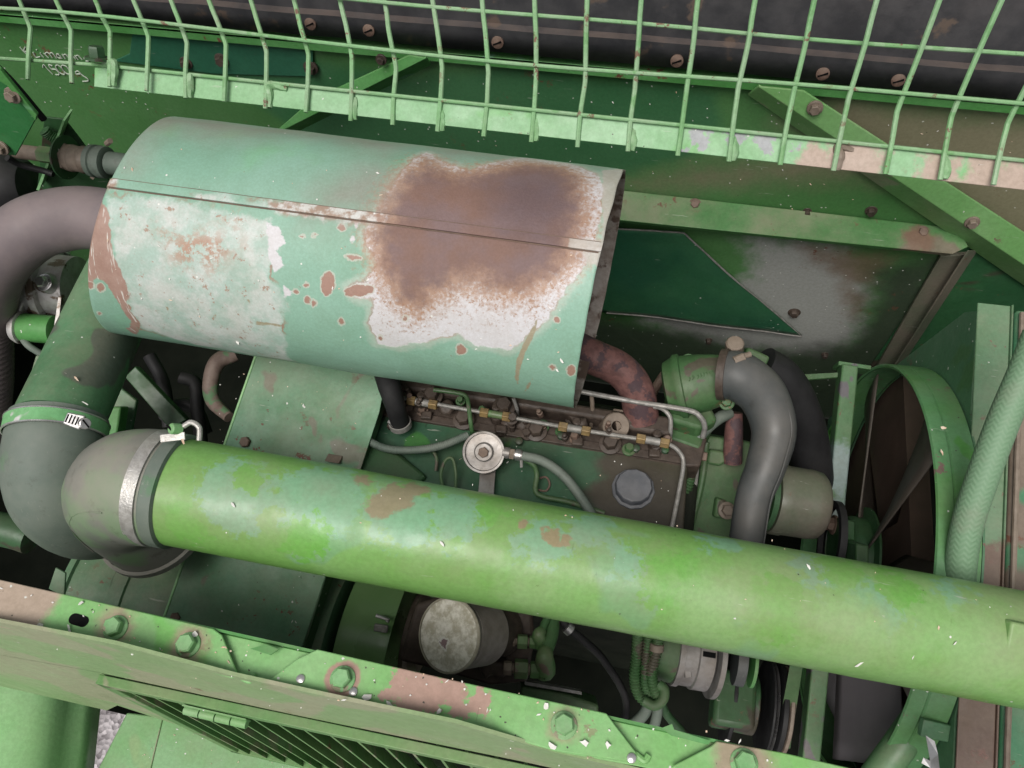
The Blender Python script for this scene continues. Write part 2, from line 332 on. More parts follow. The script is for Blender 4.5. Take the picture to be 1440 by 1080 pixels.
# upper flange that carries the black sheet
b = B(); f0, f1 = PY(-60, 14, WY-.02), PY(1500, 152, WY-.02)
prism([f0, f1, f1+V((0, .02, -.004)), f0+V((0, .02, -.004))], (0, 0, -.006), b)
prism([f0, f1, f1+V((0, 0, -.02)), f0+V((0, 0, -.02))], (0, .003, 0), b)
obj('top_flange', b, M_green, bw, bevel=.001)
# horizontal ledge rail
led = lambda px, py, y: PY(px, py, y)
b = B(); a0, a1 = PY(700, 248, WY-.004), PY(1348, 321, WY-.004); c0, c1 = PY(700, 292, WY-.062), PY(1340, 357, WY-.062); e1 = PY(1362, 347, WY-.03)
prism([a0, a1, e1, c1, c0], V((0, .002, -.003)), b)
d0, d1 = c0+V((0, .006, -.014)), c1+V((-.004, .006, -.014))
prism([c0, c1, d1, d0], (0, .004, 0), b)
led_o = obj('ledge_rail', b, paint('ledge_paint', (.06, .185, .05), (.08, .22, .07), (.15, .135, .09), dust=.5, rust=.2, fleck=.2, scale=6, patch=.6,
    spots=[((.17, .10, .065), [(PY(977, 289, WY-.04), .022), (PY(1297, 328, WY-.04), .035)], .03, .008)]), bw, bevel=.0015)
ln = (c0-a0).cross(a1-a0).normalized(); ln = ln if ln.z > 0 else -ln
for px, py in ((977, 288), (1297, 327)):
    d = ray(px, py); t = (a0-CAM).dot(ln)/d.dot(ln); obj('bolt', bolt(CAM+d*t, ln, .009, .007), M_iron, led_o)
# triangular dark cover plate with bent pale edge
tri = [PY(*q, WY-.014) for q in [(840, 316), (962, 327), (1128, 471), (830, 434)]]
M_tri = paint('dark_teal_paint', (.022, .10, .052), (.035, .135, .06), None, dust=.15, rust=.1, fleck=.3, scale=4, rough=.42)
tp = obj('cover_plate', grid(tri[3], tri[2], tri[1], tri[0], 40, 24, lambda p: p+V((0, .006*mnoise.noise(p*7)-.003, 0))), M_tri, bw, solid=.003, smooth=60)
eg = []
for a, c in ((tri[0], tri[1]), (tri[1], tri[2]), (tri[2], tri[3])):
    for k in range(12): p = a.lerp(c, k/12); eg.append(p+V((.0012*mnoise.noise(p*60), .006*mnoise.noise(p*7)-.004, .0012*mnoise.noise(p*60+V((5, 0, 0))))))
obj('plate_edge', tube(eg, [.0016+.0010*abs(mnoise.noise(q*40)) for q in eg], 6, raw=True), M_oldsteel, tp)
# right edge flange of the lower sheet
b = B(); q = [PY(1322, 357, WY-.004), PY(1372, 352, WY-.004), PY(1262, 520, WY-.004), PY(1228, 520, WY-.004)]
prism(q, (0, -.008, 0), b); prism([PY(1372, 352, WY-.012), PY(1262, 520, WY-.012), PY(1252, 520, WY-.03), PY(1360, 352, WY-.03)], (.004, 0, 0), b)
obj('edge_flange', b, paint('flange_dusty_paint', (.12, .135, .09), (.17, .15, .115), None, dust=.4, rust=.2, fleck=.1, scale=8), bw, bevel=.001)
# diagonal braces (angle section)
def brace(pts, name='brace', m=M_green):
    lo0, lo1, cr0, cr1, up0, up1 = pts; b = B(); y = WY-.045
    A = PY(*cr0, y), PY(*cr1, y); U_ = PY(*up0, y+.008), PY(*up1, y+.008); L_ = PY(*lo0, y+.03), PY(*lo1, y+.03)
    prism([A[0], A[1], U_[1], U_[0]], (0, .004, 0), b); prism([A[0], A[1], L_[1], L_[0]], (0, .003, .003), b)
    return obj(name, b, m, bw, bevel=.001)
M_brace = paint('brace_paint', (.15, .34, .11), (.20, .38, .15), (.27, .29, .18), dust=.35, rust=.15, fleck=.25, scale=6, rustcol=(.22, .15, .11))
br = brace([(1052, 134), (1478, 428), (1067, 122), (1478, 398), (1130, 128), (1478, 352)], m=M_brace)
for px, py in ((1146, 152), (1367, 313)): obj('bolt', bolt(PY(px, py, WY-.045), (0, -1, .15), .009, .008), M_fit, br)
br = brace([(398, 196), (606, 92), (380, 192), (599, 82), (440, 140), (575, 78)], m=M_green)
obj('bolt', bolt(PY(536, 84, WY-.045), (0, -1, .15), .007, .006), M_head, br)
for px, py, r in ((262, 88, .009), (312, 84, .010), (437, 95, .010), (1135, 297, .006), (1225, 296, .008), (1117, 439, .010), (997, 478, .006), (1160, 498, .006)):
    obj('bolt', bolt(PY(px, py, WY-.006 if py < 120 else WY), (0, -1, .1), r, .010), M_head, bw)
# chalked writing  K.Limanns / 1500 g
def chalk(name, strokes, r=.0013):
    b = B()
    for s in strokes: tube([PY(x/8, y/8+40, WY-.0012) for x, y in s], r, 5, 3, b)
    return obj(name, b, M_chalk, bw)
chalk('chalk_name', [[(225, 210), (265, 255), (310, 300)], [(282, 208), (268, 250), (300, 262), (330, 290)], [(352, 318), (356, 322)], [(372, 268), (392, 305), (410, 325), (452, 318)],
      [(452, 275), (470, 300), (492, 325)], [(405, 236), (415, 242)], [(492, 276), (545, 328)], [(508, 285), (530, 268), (560, 290), (590, 330)], [(555, 285), (580, 272), (605, 295), (635, 334)],
      [(665, 292), (640, 286), (640, 312), (668, 334), (690, 325), (655, 290), (700, 338)], [(700, 290), (735, 340)], [(715, 300), (735, 290), (760, 315), (780, 342)],
      [(765, 296), (800, 340)], [(780, 305), (800, 296), (830, 320), (850, 345)], [(840, 304), (880, 350)], [(850, 312), (875, 302), (900, 325), (925, 350)],
      [(990, 325), (960, 318), (948, 335), (985, 345), (1000, 362), (965, 368)]])
chalk('chalk_weight', [[(484, 440), (490, 405), (535, 455), (592, 515)], [(590, 420), (548, 408), (580, 455), (628, 462), (665, 500), (660, 520), (625, 518)],
      [(650, 410), (625, 425), (665, 490), (720, 518), (725, 495), (690, 440), (650, 410)], [(705, 412), (690, 430), (735, 495), (782, 515), (790, 490), (750, 430), (705, 412)],
      [(905, 510), (860, 512), (850, 490), (880, 480), (920, 520), (985, 565), (990, 590), (930, 595)]])

# ---------------------------------------------------------------- black rubber sheet with slotted screws
sh = thing('rubber_sheet', 'black rubber sheet with a dusty ridge and slotted screws above the green bulkhead', 'sheet', PY(720, 80, WY-.04))
Y0 = WY-.03
rows = [((-80, 3), (1520, 148), Y0), ((-80, -16), (1520, 117), Y0-.004), ((-80, -23), (1520, 109), Y0-.004), ((-80, -31), (1520, 100), Y0+.016), ((-80, -60), (1520, 70), Y0+.018), ((-80, -140), (1520, 10), Y0+.03), ((-80, -420), (1520, -300), Y0+.10)]
b = B(); nx_ = 60; vv = []; ff = []
for (l, r_, y) in rows:
    A, C_ = PY(*l, y), PY(*r_, y)
    for i in range(nx_+1):
        p = A.lerp(C_, i/nx_); p.z += .002*mnoise.noise(p*9); p.y += .003*mnoise.noise(p*6+V((3, 3, 3))); vv.append(p)
for j in range(len(rows)-1):
    for i in range(nx_): a = j*(nx_+1)+i; ff.append([a, a+1, a+nx_+2, a+nx_+1])
obj('sheet', b.add(vv, ff), M_blacksheet, sh, solid=.005, smooth=60)
for px, py in ((437, 33), (519, 42), (700, 59), (952, 85), (1157, 103), (1263, 112)):
    p = PY(px, py, Y0-.004); s_ = obj('screw', lathe(p, (0, -1, .25), [(0, .0105), (.003, .0105), (.0055, .006), (.006, .0)], 20), M_iron, sh)
    obj('slot', box(p+V((0, -.0056, .0014)), (V((1, 0, .5)), V((-.5, .25, 1)), V((0, -1, .25))), (.008, .0012, .001)), M_void, s_)

# ---------------------------------------------------------------- wire grille
gr = thing('wire_grille', 'pale green welded wire guard of bent rods on a flat bar', 'guard', PY(720, 190, .88))
RB = [((27, 0), (43, 40), (39, 112)), ((80, 0), (100, 43), (101, 117)), ((133, 0), (155, 45), (154, 122)), ((187, 0), (209, 52), (206, 128)), ((241, 0), (263, 60), (261, 138)),
      ((295, 0), (318, 63), (315, 143)), ((353, 0), (375, 73), (373, 153)), ((413, 0), (434, 77), (430, 158)), ((478, 0), (495, 80), (493, 170)), ((540, 0), (557, 95), (552, 176)),
      ((608, 0), (622, 95), (615, 185)), ((679, 0), (687, 103), (680, 192)), ((752, 0), (754, 110), (747, 200)), ((827, 0), (823, 113), (812, 207)), ((903, 0), (893, 123), (883, 213)),
      ((982, 0), (966, 124), (953, 219)), ((1063, 0), (1038, 125), (1025, 227)), ((1147, 0), (1115, 135), (1097, 232)), ((1233, 0), (1193, 140), (1172, 240)), ((1320, 0), (1262, 155), (1245, 245)),
      ((1410, 0), (1338, 163), (1322, 253)), ((1500, 10), (1417, 173), (1397, 260))]
YB = .868
for i, (t, m_, e) in enumerate(RB):
    e_ = PY(*e, YB); m3 = PY(*m_, .935); t3 = PY(*t, 1.0); up = (t3-m3).normalized()
    jt = lambda: V((random.uniform(-.0015, .0015), random.uniform(-.001, .001), 0))
    pts = [e_, e_.lerp(m3, .5)+jt(), e_.lerp(m3, .9), m3.lerp(t3, .06), m3.lerp(t3, .55)+jt(), t3+jt(), t3+up*.16]
    obj('rod', tube(pts, .0037, 8, 4), M_wire, gr)
def wire(L, m_=M_wire): obj('cross_wire', tube(L, .0029, 8, 10), m_, gr)
wire([PY(-60, 78, .900), PY(135, 91, .900)]); 
wire([PY(135, 91, .900), PY(1500, 232, .900)])
H2 = [(-60, 8), (130, 21), (480, 63), (753, 92), (1115, 118), (1500, 151)]; wire([PY(*q, .942) for q in H2])
H3 = [(100, -45), (547, 4), (900, 33), (1173, 58), (1500, 80)]; wire([PY(*q, .992) for q in H3])
t0, t1, b1, b0 = PY(133, 92, .903), PY(1500, 233, .903), PY(1500, 274, .876), PY(132, 122, .876)
M_bar = paint('bar_paint', (.225, .43, .215), (.26, .46, .255), (.185, .41, .165), dust=.05, rust=.15, fleck=.5, scale=7, rustcol=(.36, .22, .16),
    spots=[((.30, .31, .32), [(PY(985, 192, .9), .016), (PY(1030, 197, .9), .014), (PY(1075, 202, .9), .015), (PY(1120, 208, .9), .012), (PY(960, 215, .88), .008)], .07, .003),
           ((.42, .30, .235), [(PY(250, 118, .87), .012), (PY(305, 125, .87), .014), (PY(360, 133, .87), .014), (PY(425, 145, .87), .014)], .02, .006),
           ((.43, .33, .27), [(PY(1205, 222, .87), .05), (PY(1150, 228, .87), .03), (PY(1330, 240, .87), .035), (PY(1400, 250, .87), .04), (PY(1440, 255, .87), .04)], .06, .008)])
b = B(); prism([t0, t1, b1, b0], (0, .004, -.003), b)
obj('flat_bar', b, M_bar, gr, bevel=.001)
for k, i in enumerate((2, 4, 6, 8, 10, 12, 14, 16, 18, 20)):
    e_ = PY(*RB[i][2], YB+.002); m3 = PY(*RB[i][1], .935); u_ = (m3-e_); s_ = .9 if i in (2, 6, 12, 18) else .75
    p = [e_+V((.006, .003, 0)), e_+u_*.2*s_+V((.006, .003, 0)), PY(RB[i][2][0]+6, RB[i][2][1]-33, .898)]
    if i in (6, 12, 18, 2): p.append(p[-1]+V((.028 if i != 2 else -.02, .002, -.004)))
    b = tube(p, [.004, .006, .0065, .005], 8, 6)
    for v in b.v: v += V([.0018*mnoise.noise(v*120+V((j*9, 0, 0))) for j in range(3)])
    obj('weld', b, M_wire if i != 18 else M_fit, gr)
# hex bolt holding the grille at its left end
obj('grille_bolt', bolt(PY(137, 82, .90), IMG(.15, -1, .6), .013, .016), M_dark, label='dark green hex bolt at the left end of the wire guard bar', cat='bolt')
# ---------------------------------------------------------------- muffler heat shield: rolled sheet, open at the right
MC = (0.6462, 2.1379); MR = .165
def mcyl(px, py):
    d = ray(px, py); oy, oz = -MC[0], CAM.z-MC[1]; A = d.y**2+d.z**2; Bq = oy*d.y+oz*d.z; Cq = oy*oy+oz*oz-MR*MR
    t = (-Bq-math.sqrt(max(0, Bq*Bq-A*Cq)))/A; return CAM+d*t
mth = lambda p: math.atan2(p.z-MC[1], p.y-MC[0])
mxl = lambda y, z: -.74+.05*(y-MC[0])+.30*(z-MC[1]); mxr = lambda y: -.050+.05*(y-MC[0])
def mparam(c):
    th = np.arctan2(c[:, 2]-MC[1], c[:, 1]-MC[0]); th = np.where(th < -1.2, th+2*np.pi, th); return np.stack([c[:, 0], th*MR], 1)
def mpx(P):
    o = []
    for px, py in P:
        p = mcyl(px, py); th = mth(p); th = th+2*math.pi if th < -1.2 else th; o.append((p.x, th*MR))
    return o
b = B(); nu, nv = 260, 190; vv = []; ff = []
def mpt(u, th, dr=0):
    r = MR+dr; y = MC[0]+r*math.cos(th); z = MC[1]+r*math.sin(th); x = mxl(y, z)+(mxr(y)+.025*(z-MC[1])-mxl(y, z))*u
    r2 = .0012*mnoise.noise(V((x*5, math.cos(th)*.8, math.sin(th)*.8)))+.0008*mnoise.noise(V((x*17, math.cos(th)*3, math.sin(th)*3)))
    if u > .985: r2 += .0008*mnoise.noise(V((th*7, 1, 2)))
    x += (.0012*mnoise.noise(V((th*5, 3, 2))) if u > .99 else 0)
    rl = -.012*max(0, 1-u/.014)**2                          # left rim rolled in
    return V((x, y+(r2+rl)*math.cos(th), z+(r2+rl)*math.sin(th)))
for i in range(nu+1):
    for k in range(nv): vv.append(mpt(i/nu, 2*math.pi*k/nv))
for i in range(nu):
    for k in range(nv): k2 = (k+1) % nv; ff.append([i*nv+k, i*nv+k2, (i+1)*nv+k2, (i+1)*nv+k])
b.add(vv, ff)
def muffler_mat():
    N = NT('muffler_weathered_paint'); nz = lambda s, a, o, d=6: N.op('MULTIPLY', N.op('SUBTRACT', N.noise(s, d, .68, off=o), .5), a)
    at = lambda a: N.attr(a)
    c = N.mix(N.ramp(N.noise(5, 4), .35, .65), (.205, .375, .275), (.25, .42, .325))
    c = N.mix(N.ramp(N.noise(9, 4, off=4), .55, .75, 0, .6), c, (.20, .44, .24))
    # faded chalky area at left
    f = N.ramp(N.op('ADD', at('chalky'), nz(26, .05, 1)), -.002, .010); c = N.mix(N.op('MULTIPLY', f, .9), c, N.mix(N.ramp(N.noise(22, 6, .7, off=3), .38, .62), (.37, .48, .42), (.56, .58, .555)))
    edge = N.ramp(N.op('ABSOLUTE', N.op('ADD', at('chalky'), nz(26, .05, 1))), .0035, .0010); c = N.mix(N.op('MULTIPLY', edge, N.ramp(N.noise(14, 2, off=8), .45, .6)), c, (.33, .20, .15))
    sp = N.op('MULTIPLY', N.ramp(N.noise(60, 6, .75, off=14), .46, .56), N.ramp(N.op('ADD', at('chalkrust'), nz(18, .06, 2)), -.02, .03)); c = N.mix(sp, c, (.40, .25, .18))
    c = N.mix(N.op('MULTIPLY', N.ramp(N.noise(80, 5, .75, off=15), .60, .64), f), c, (.35, .25, .19))
    # burnt-off patch: white primer, orange edge, mauve-brown scale
    w0 = N.op('ADD', at('burnt'), nz(42, .022, 3)); c = N.mix(N.ramp(w0, -.001, .0015), c, (.60, .585, .60))
    pr = N.op('ADD', at('primer'), nz(70, .016, 23)); c = N.mix(N.ramp(pr, -.001, .0012), c, (.60, .585, .60))
    el_ = N.op('MULTIPLY', N.ramp(N.op('ABSOLUTE', w0), .0022, .0007), N.ramp(N.noise(20, 3, off=33), .42, .55)); c = N.mix(N.op('MULTIPLY', el_, .85), c, (.30, .19, .14))
    spk = N.op('MULTIPLY', N.ramp(N.noise(210, 4, .75, off=37), .57, .61), N.ramp(N.op('ADD', at('scale'), nz(25, .06, 38)), -.075, .0)); c = N.mix(N.op('MULTIPLY', spk, N.ramp(w0, 0, .002)), c, (.34, .21, .14))
    halo = N.op('MULTIPLY', N.ramp(w0, -.012, -.002), N.ramp(w0, .003, -.001)); c = N.mix(N.op('MULTIPLY', halo, .6), c, (.45, .50, .43))
    s0 = N.op('ADD', at('scale'), nz(60, .060, 5)); s1 = N.op('ADD', at('scale'), nz(180, .09, 6, 4))
    c = N.mix(N.ramp(s1, -.030, .010, 0, .9), c, (.36, .21, .13)); c = N.mix(N.ramp(s0, -.008, .030, 0, .97), c, N.mix(N.ramp(N.noise(22, 5, off=6), .35, .65), (.20, .118, .095), (.19, .128, .125)))
    c = N.mix(N.ramp(N.op('ADD', at('core'), nz(30, .03, 7)), -.04, .035, 0, .75), c, (.12, .085, .095))
    # bare rust at the left rim, spots, scratches, seam
    c = N.mix(N.ramp(N.op('ADD', at('rimrust'), nz(45, .022, 9)), -.0008, .0015), c, N.mix(N.noise(50, 4, off=12), (.27, .15, .115), (.42, .30, .25)))
    mp = N.new('ShaderNodeMapping'); N.put(mp.inputs['Vector'], N.pos); mp.inputs['Scale'].default_value = (260, 22, 22)
    c = N.mix(N.op('MULTIPLY', N.ramp(N.noise(1, 3, .6, vec=mp.outputs[0]), .60, .64), N.ramp(at('rimrust'), 0, .002)), c, (.62, .60, .55))
    sr = N.op('ADD', at('spots'), nz(90, .010, 10, 4)); c = N.mix(N.ramp(sr, -.0024, -.0014, 0, .7), c, (.50, .50, .43)); c = N.mix(N.ramp(sr, -.0006, .0004), c, (.33, .20, .155))
    c = N.mix(N.ramp(N.op('ADD', at('scratch'), nz(150, .004, 11, 3)), -.001, .0006), c, (.33, .29, .20))
    c = N.mix(N.op('MULTIPLY', N.ramp(N.op('ADD', at('seamrust'), nz(60, .03, 16)), -.004, .006), .9), c, N.mix(N.ramp(N.noise(90, 5, off=19), .42, .6), (.34, .22, .17), (.60, .58, .56)))
    # grey-brown dust on the upper back
    dn = N.op('MULTIPLY', N.ramp(N.op('ADD', at('topdust'), nz(12, .08, 13)), -.05, .05), .75); c = N.mix(dn, c, (.29, .255, .225))
    rm = N.op('ADD', at('rightrim'), nz(50, .014, 17)); c = N.mix(N.ramp(rm, -.001, .002, 0, .85), c, N.mix(N.noise(80, 3), (.38, .33, .27), (.55, .53, .5)))
    ch = N.ramp(N.noise(95, 5, .72, off=21), .70, .73); c = N.mix(ch, c, (.24, .15, .11))
    d, cl = N.voro(70, 3); s = N.new('ShaderNodeSeparateColor'); N.put(s.inputs[0], cl)
    c = N.mix(N.op('MULTIPLY', N.ramp(d, .12, .07), N.ramp(s.outputs[0], .95, .951)), c, (.72, .72, .68))
    c = N.mix(N.ramp(N.noise(300, 2, .7), .35, .7, .22, 0), c, N.mix(1, c, (.6, .55, .5), 'MULTIPLY'))
    c = N.mix(N.ramp(N.noise(16, 6, .7, off=71), .35, .62, .45, 0), c, N.mix(1, c, (.85, .82, .77), 'MULTIPLY'))
    N.bump(N.op('ADD', N.op('MULTIPLY', N.ramp(w0, -.001, .002), -.7), N.op('ADD', N.noise(60, 5, .6), N.op('MULTIPLY', N.ramp(s0, 0, .02), N.noise(350, 3, .7)))), .35, .0018)
    return N.out(c, N.ramp(N.ramp(s0, -.01, .02), 0, 1, .46, .72), 0, .42)
mu = thing('muffler_shield', 'large round sheet metal muffler shield, faded mint paint with burnt rusty patch', 'muffler', (-.38, MC[0], MC[1]-MR))
ms = obj('shell', b, muffler_mat(), mu, smooth=50, solid=.0035, mat2=M_inner)
A = lambda nm, *ps: sdf_attr(ms, nm, [mpx(p) for p in ps], mparam)
A('burnt', [(600, 214), (577, 228), (556, 252), (540, 278), (528, 300), (513, 322), (514, 345), (528, 372), (514, 392), (527, 428), (519, 455), (530, 484), (560, 489), (600, 482), (640, 470), (672, 488), (715, 492), (742, 476), (772, 446), (795, 410), (826, 372), (836, 350), (846, 300), (850, 262), (838, 243), (800, 230), (740, 222), (700, 228), (660, 238), (625, 228)],
  [(486, 402), (500, 396), (528, 396), (528, 418), (500, 420)])
A('scale', [(600, 224), (640, 242), (690, 236), (740, 228), (790, 234), (816, 250), (822, 300), (818, 340), (806, 370), (776, 395), (742, 415), (700, 418), (670, 400), (640, 405), (610, 420), (585, 440), (560, 425), (530, 380), (522, 330), (535, 292), (556, 255)])
A('primer', [(374, 312), (392, 318), (402, 342), (388, 352), (400, 372), (384, 388), (378, 352)], [(398, 400), (412, 412), (400, 418)], [(488, 330), (500, 335), (494, 345)], [(500, 310), (506, 314), (500, 318)])
A('core', [(700, 262), (735, 250), (790, 255), (800, 290), (780, 325), (735, 320), (700, 300)])
A('chalky', [(150, 276), (210, 272), (300, 288), (380, 305), (398, 345), (383, 385), (408, 415), (404, 450), (414, 508), (330, 495), (250, 478), (196, 462), (178, 425), (162, 380), (152, 330)])
A('chalkrust', [(220, 320), (290, 318), (345, 345), (300, 385), (240, 372)], [(300, 290), (340, 300), (330, 320)])
A('rimrust', [(143, 280), (152, 300), (156, 340), (166, 375), (184, 412), (178, 424), (196, 455), (186, 452), (165, 425), (150, 400), (136, 392), (118, 412), (100, 400), (100, 330), (125, 285)], [(186, 448), (196, 458), (190, 470), (180, 462)])
def disc(x, y, rx, ry, a=0): return [(x+rx*math.cos(t)*math.cos(a)-ry*math.sin(t)*math.sin(a), y+rx*math.cos(t)*math.sin(a)+ry*math.sin(t)*math.cos(a)) for t in [k*math.pi/6 for k in range(12)]]
A('spots', disc(461, 399, 10, 17, .15), disc(505, 408, 22, 8, -.1), disc(432, 421, 5, 5), disc(441, 426, 4, 6), disc(416, 410, 3, 3), disc(430, 400, 3, 3), disc(649, 491, 7, 7), disc(803, 521, 6, 7), disc(777, 517, 4, 4), disc(783, 450, 4, 4),
  disc(480, 453, 4, 5), disc(126, 402, 6, 5), disc(141, 405, 5, 6), disc(140, 441, 2, 2), disc(570, 447, 4, 4), disc(425, 332, 3, 2), disc(430, 303, 2, 2), disc(535, 474, 3, 3), disc(480, 320, 6, 4, .5), disc(496, 362, 12, 3, .1), disc(442, 330, 4, 2))
A('scratch', [(756, 447), (752, 470), (738, 496), (731, 520), (728, 542), (724, 530), (727, 505), (738, 480)], [(750, 530), (744, 545), (737, 553), (742, 540)], [(360, 452), (395, 457), (395, 460), (360, 457)], [(346, 420), (352, 428), (349, 420)], [(232, 432), (237, 440), (236, 432)], [(297, 445), (306, 441), (300, 448)])
A('seamrust', [(380, 288), (440, 292), (530, 300), (530, 318), (460, 310), (390, 300)], [(140, 250), (168, 256), (168, 268), (138, 266)])
A('topdust', [(190, 120), (560, 130), (600, 200), (540, 222), (470, 195), (380, 190), (300, 192), (250, 185), (215, 195), (180, 230)], [(440, 270), (530, 230), (560, 240), (520, 300), (440, 300)], [(590, 190), (860, 215), (870, 245), (800, 228), (700, 222), (620, 222)])
A('rightrim', [(846, 240), (880, 235), (880, 300), (830, 590), (806, 590), (822, 520), (833, 440), (846, 330)], [(815, 335), (850, 338), (850, 372), (825, 372)])
# overlapping seam strip
th0, th1 = mth(mcyl(500, 297)), mth(mcyl(500, 309))
b = B(); vv = []; ff = []; n2 = 160
for i in range(n2+1):
    for k, (t, dr) in enumerate(((th0-.001, -.0005), (th0, .0030), ((th0+th1)/2, .0034), (th1, .0030), (th1+.001, -.0005))): vv.append(mpt(i/n2, t, dr))
for i in range(n2):
    for k in range(4): a = i*5+k; ff.append([a, a+5, a+6, a+1])
ss = obj('seam_strip', b.add(vv, ff), ms.data.materials[0], mu, smooth=40)
for nm, ps in (('burnt', [[(528, 290), (560, 250), (840, 290), (852, 380), (514, 370)]]), ('scale', [[(545, 250), (812, 290), (815, 380), (545, 380)]]), ('core', [[(710, 320), (780, 330), (780, 335), (710, 330)]]),
               ('seamrust', [[(380, 280), (540, 290), (540, 330), (380, 310)], [(130, 240), (168, 246), (168, 275), (130, 275)]]), ('chalky', [[(270, 270), (380, 280), (380, 310), (270, 300)]]),
               ('rightrim', [[(800, 330), (860, 330), (860, 380), (800, 375)]])): sdf_attr(ss, nm, [mpx(p) for p in ps], mparam)
for nm in ('primer', 'chalkrust', 'rimrust', 'spots', 'scratch', 'topdust'):
    at = ss.data.attributes.new(nm, 'FLOAT', 'POINT'); at.data.foreach_set('value', np.full(len(ss.data.vertices), -1., np.float32))
for t, dr in ((th0-.006, .0004), (th1+.006, .0004)): obj('seam_gap', tube([mpt(.004+.992*i/90, t, dr) for i in range(91)], .0009, 6, raw=True), M_iron, mu)
# silencer drum inside the shield
obj('silencer_body', lathe((-.70, MC[0], MC[1]), (1, 0, 0), [(0, .03), (.01, .125), (.50, .125), (.52, .115), (.53, .05), (.60, .05)], 40), M_redpipe, mu)

# ---------------------------------------------------------------- heat-browned exhaust pipe at left
ex = [V((-.66, .66, 2.10)), PY(150, 309, .68), PY(78, 311, .66), PY(28, 334, .63), PY(-10, 382, .60), PY(-22, 450, .57), PY(-20, 560, .50), PY(-32, 680, .43)]
e_t = thing('exhaust_elbow', 'mauve brown exhaust elbow leaving the left end of the muffler shield', 'pipe', ex[-1])
obj('pipe', tube(ex[:6], [.046, .049, .050, .050, .049, .046], 32, 10), M_mauve, e_t, smooth=60)
obj('flexible_sleeve', tube(ex[4:], [.0475, .046, .045, .044], 32, 10, rib=(.014, .0010)), M_mauve, e_t, smooth=70)

# ---------------------------------------------------------------- intake duct, rubber elbows, main pipe
du = [PD(196, 345, 1.30), PD(152, 440, 1.22), PD(116, 520, 1.15), PD(80, 598, 1.085)]
t_ = thing('intake_duct', 'dark green round duct running out from under the muffler shield', 'duct', du[-1])
obj('duct', tube(du, [.058, .059, .059, .058], 40, 8), paint('duct_paint', (.06, .17, .075), (.09, .23, .11), (.075, .10, .075), dust=.35, rust=.1, fleck=.4, scale=7, patch=.62), t_, smooth=60)
e1 = [PD(84, 588, 1.093), PD(78, 620, 1.08), PD(74, 660, 1.08), PD(86, 700, 1.095), PD(122, 726, 1.14), PD(178, 726, 1.20)]
t_ = thing('rubber_elbow', 'grey green rubber elbow clamped onto the round intake duct', 'hose', e1[-1])
obj('elbow', tube(e1, [.0635, .0635, .0635, .0635, .063, .06], 40, 10), M_rubberg, t_, smooth=60)
ax1 = (e1[0]-e1[1]).normalized()
def band(p, a, r, wd, th=.0016): return lathe(p-a*wd/2, a, [(0, r), (0.0003, r+th), (wd-.0003, r+th), (wd, r)], 64, cap=False)
M_bandg = paint('painted_band', (.13, .36, .14), (.16, .40, .17), (.55, .55, .53), dust=.1, rust=.1, fleck=0, scale=16, patch=.62)
c1 = thing('hose_clamp', 'worm screw hose clamp splashed green on the duct elbow', 'clamp', PD(82, 590, 1.09))
pc = PD(80, 604, 1.083); obj('band', band(pc, ax1, .0645, .020), M_bandg, c1)
for s_ in (-1, 1): obj('band_edge', lathe(pc+ax1*(s_*.0098), ax1, [(-.0012, .0648), (-.0008, .067), (.0008, .067), (.0012, .0648)], 64, cap=False), M_steel, c1)
sp = PD(112, 594, 1.022); sa = IMG(1, .34, -.2); su = IMG(.0, -.3, 1)
def worm(p, a, nrm, par, m=M_steel, L=.034):
    a = a.normalized(); nrm = (nrm-a*nrm.dot(a)).normalized(); w_ = a.cross(nrm); b = B()
    prism([p-a*L*.5-w_*.008, p+a*L*.15-w_*.010, p+a*L*.15+w_*.010, p-a*L*.5+w_*.008], nrm*.007, b); hs_ = obj('screw_housing', b, m, par, bevel=.0015)
    for k in range(5): obj('thread_slot', box(p-a*(L*.42-k*.0042)+nrm*.0072, (a, w_, nrm), (.0008, .0055, .0006)), M_void, hs_)
    q = p+a*L*.18+nrm*.004; sh_ = obj('screw_head', lathe(q, a*.6+nrm*.8, [(0, .0075), (.006, .0075), (.007, .0065)], 20), m, par)
    obj('screw_slot', box(q+(a*.6+nrm*.8).normalized()*.0072, (a*.8-nrm*.6+w_*.6, w_-a*.5, a*.6+nrm*.8), (.0065, .001, .0006)), M_void, sh_)
worm(sp, sa, su, c1)

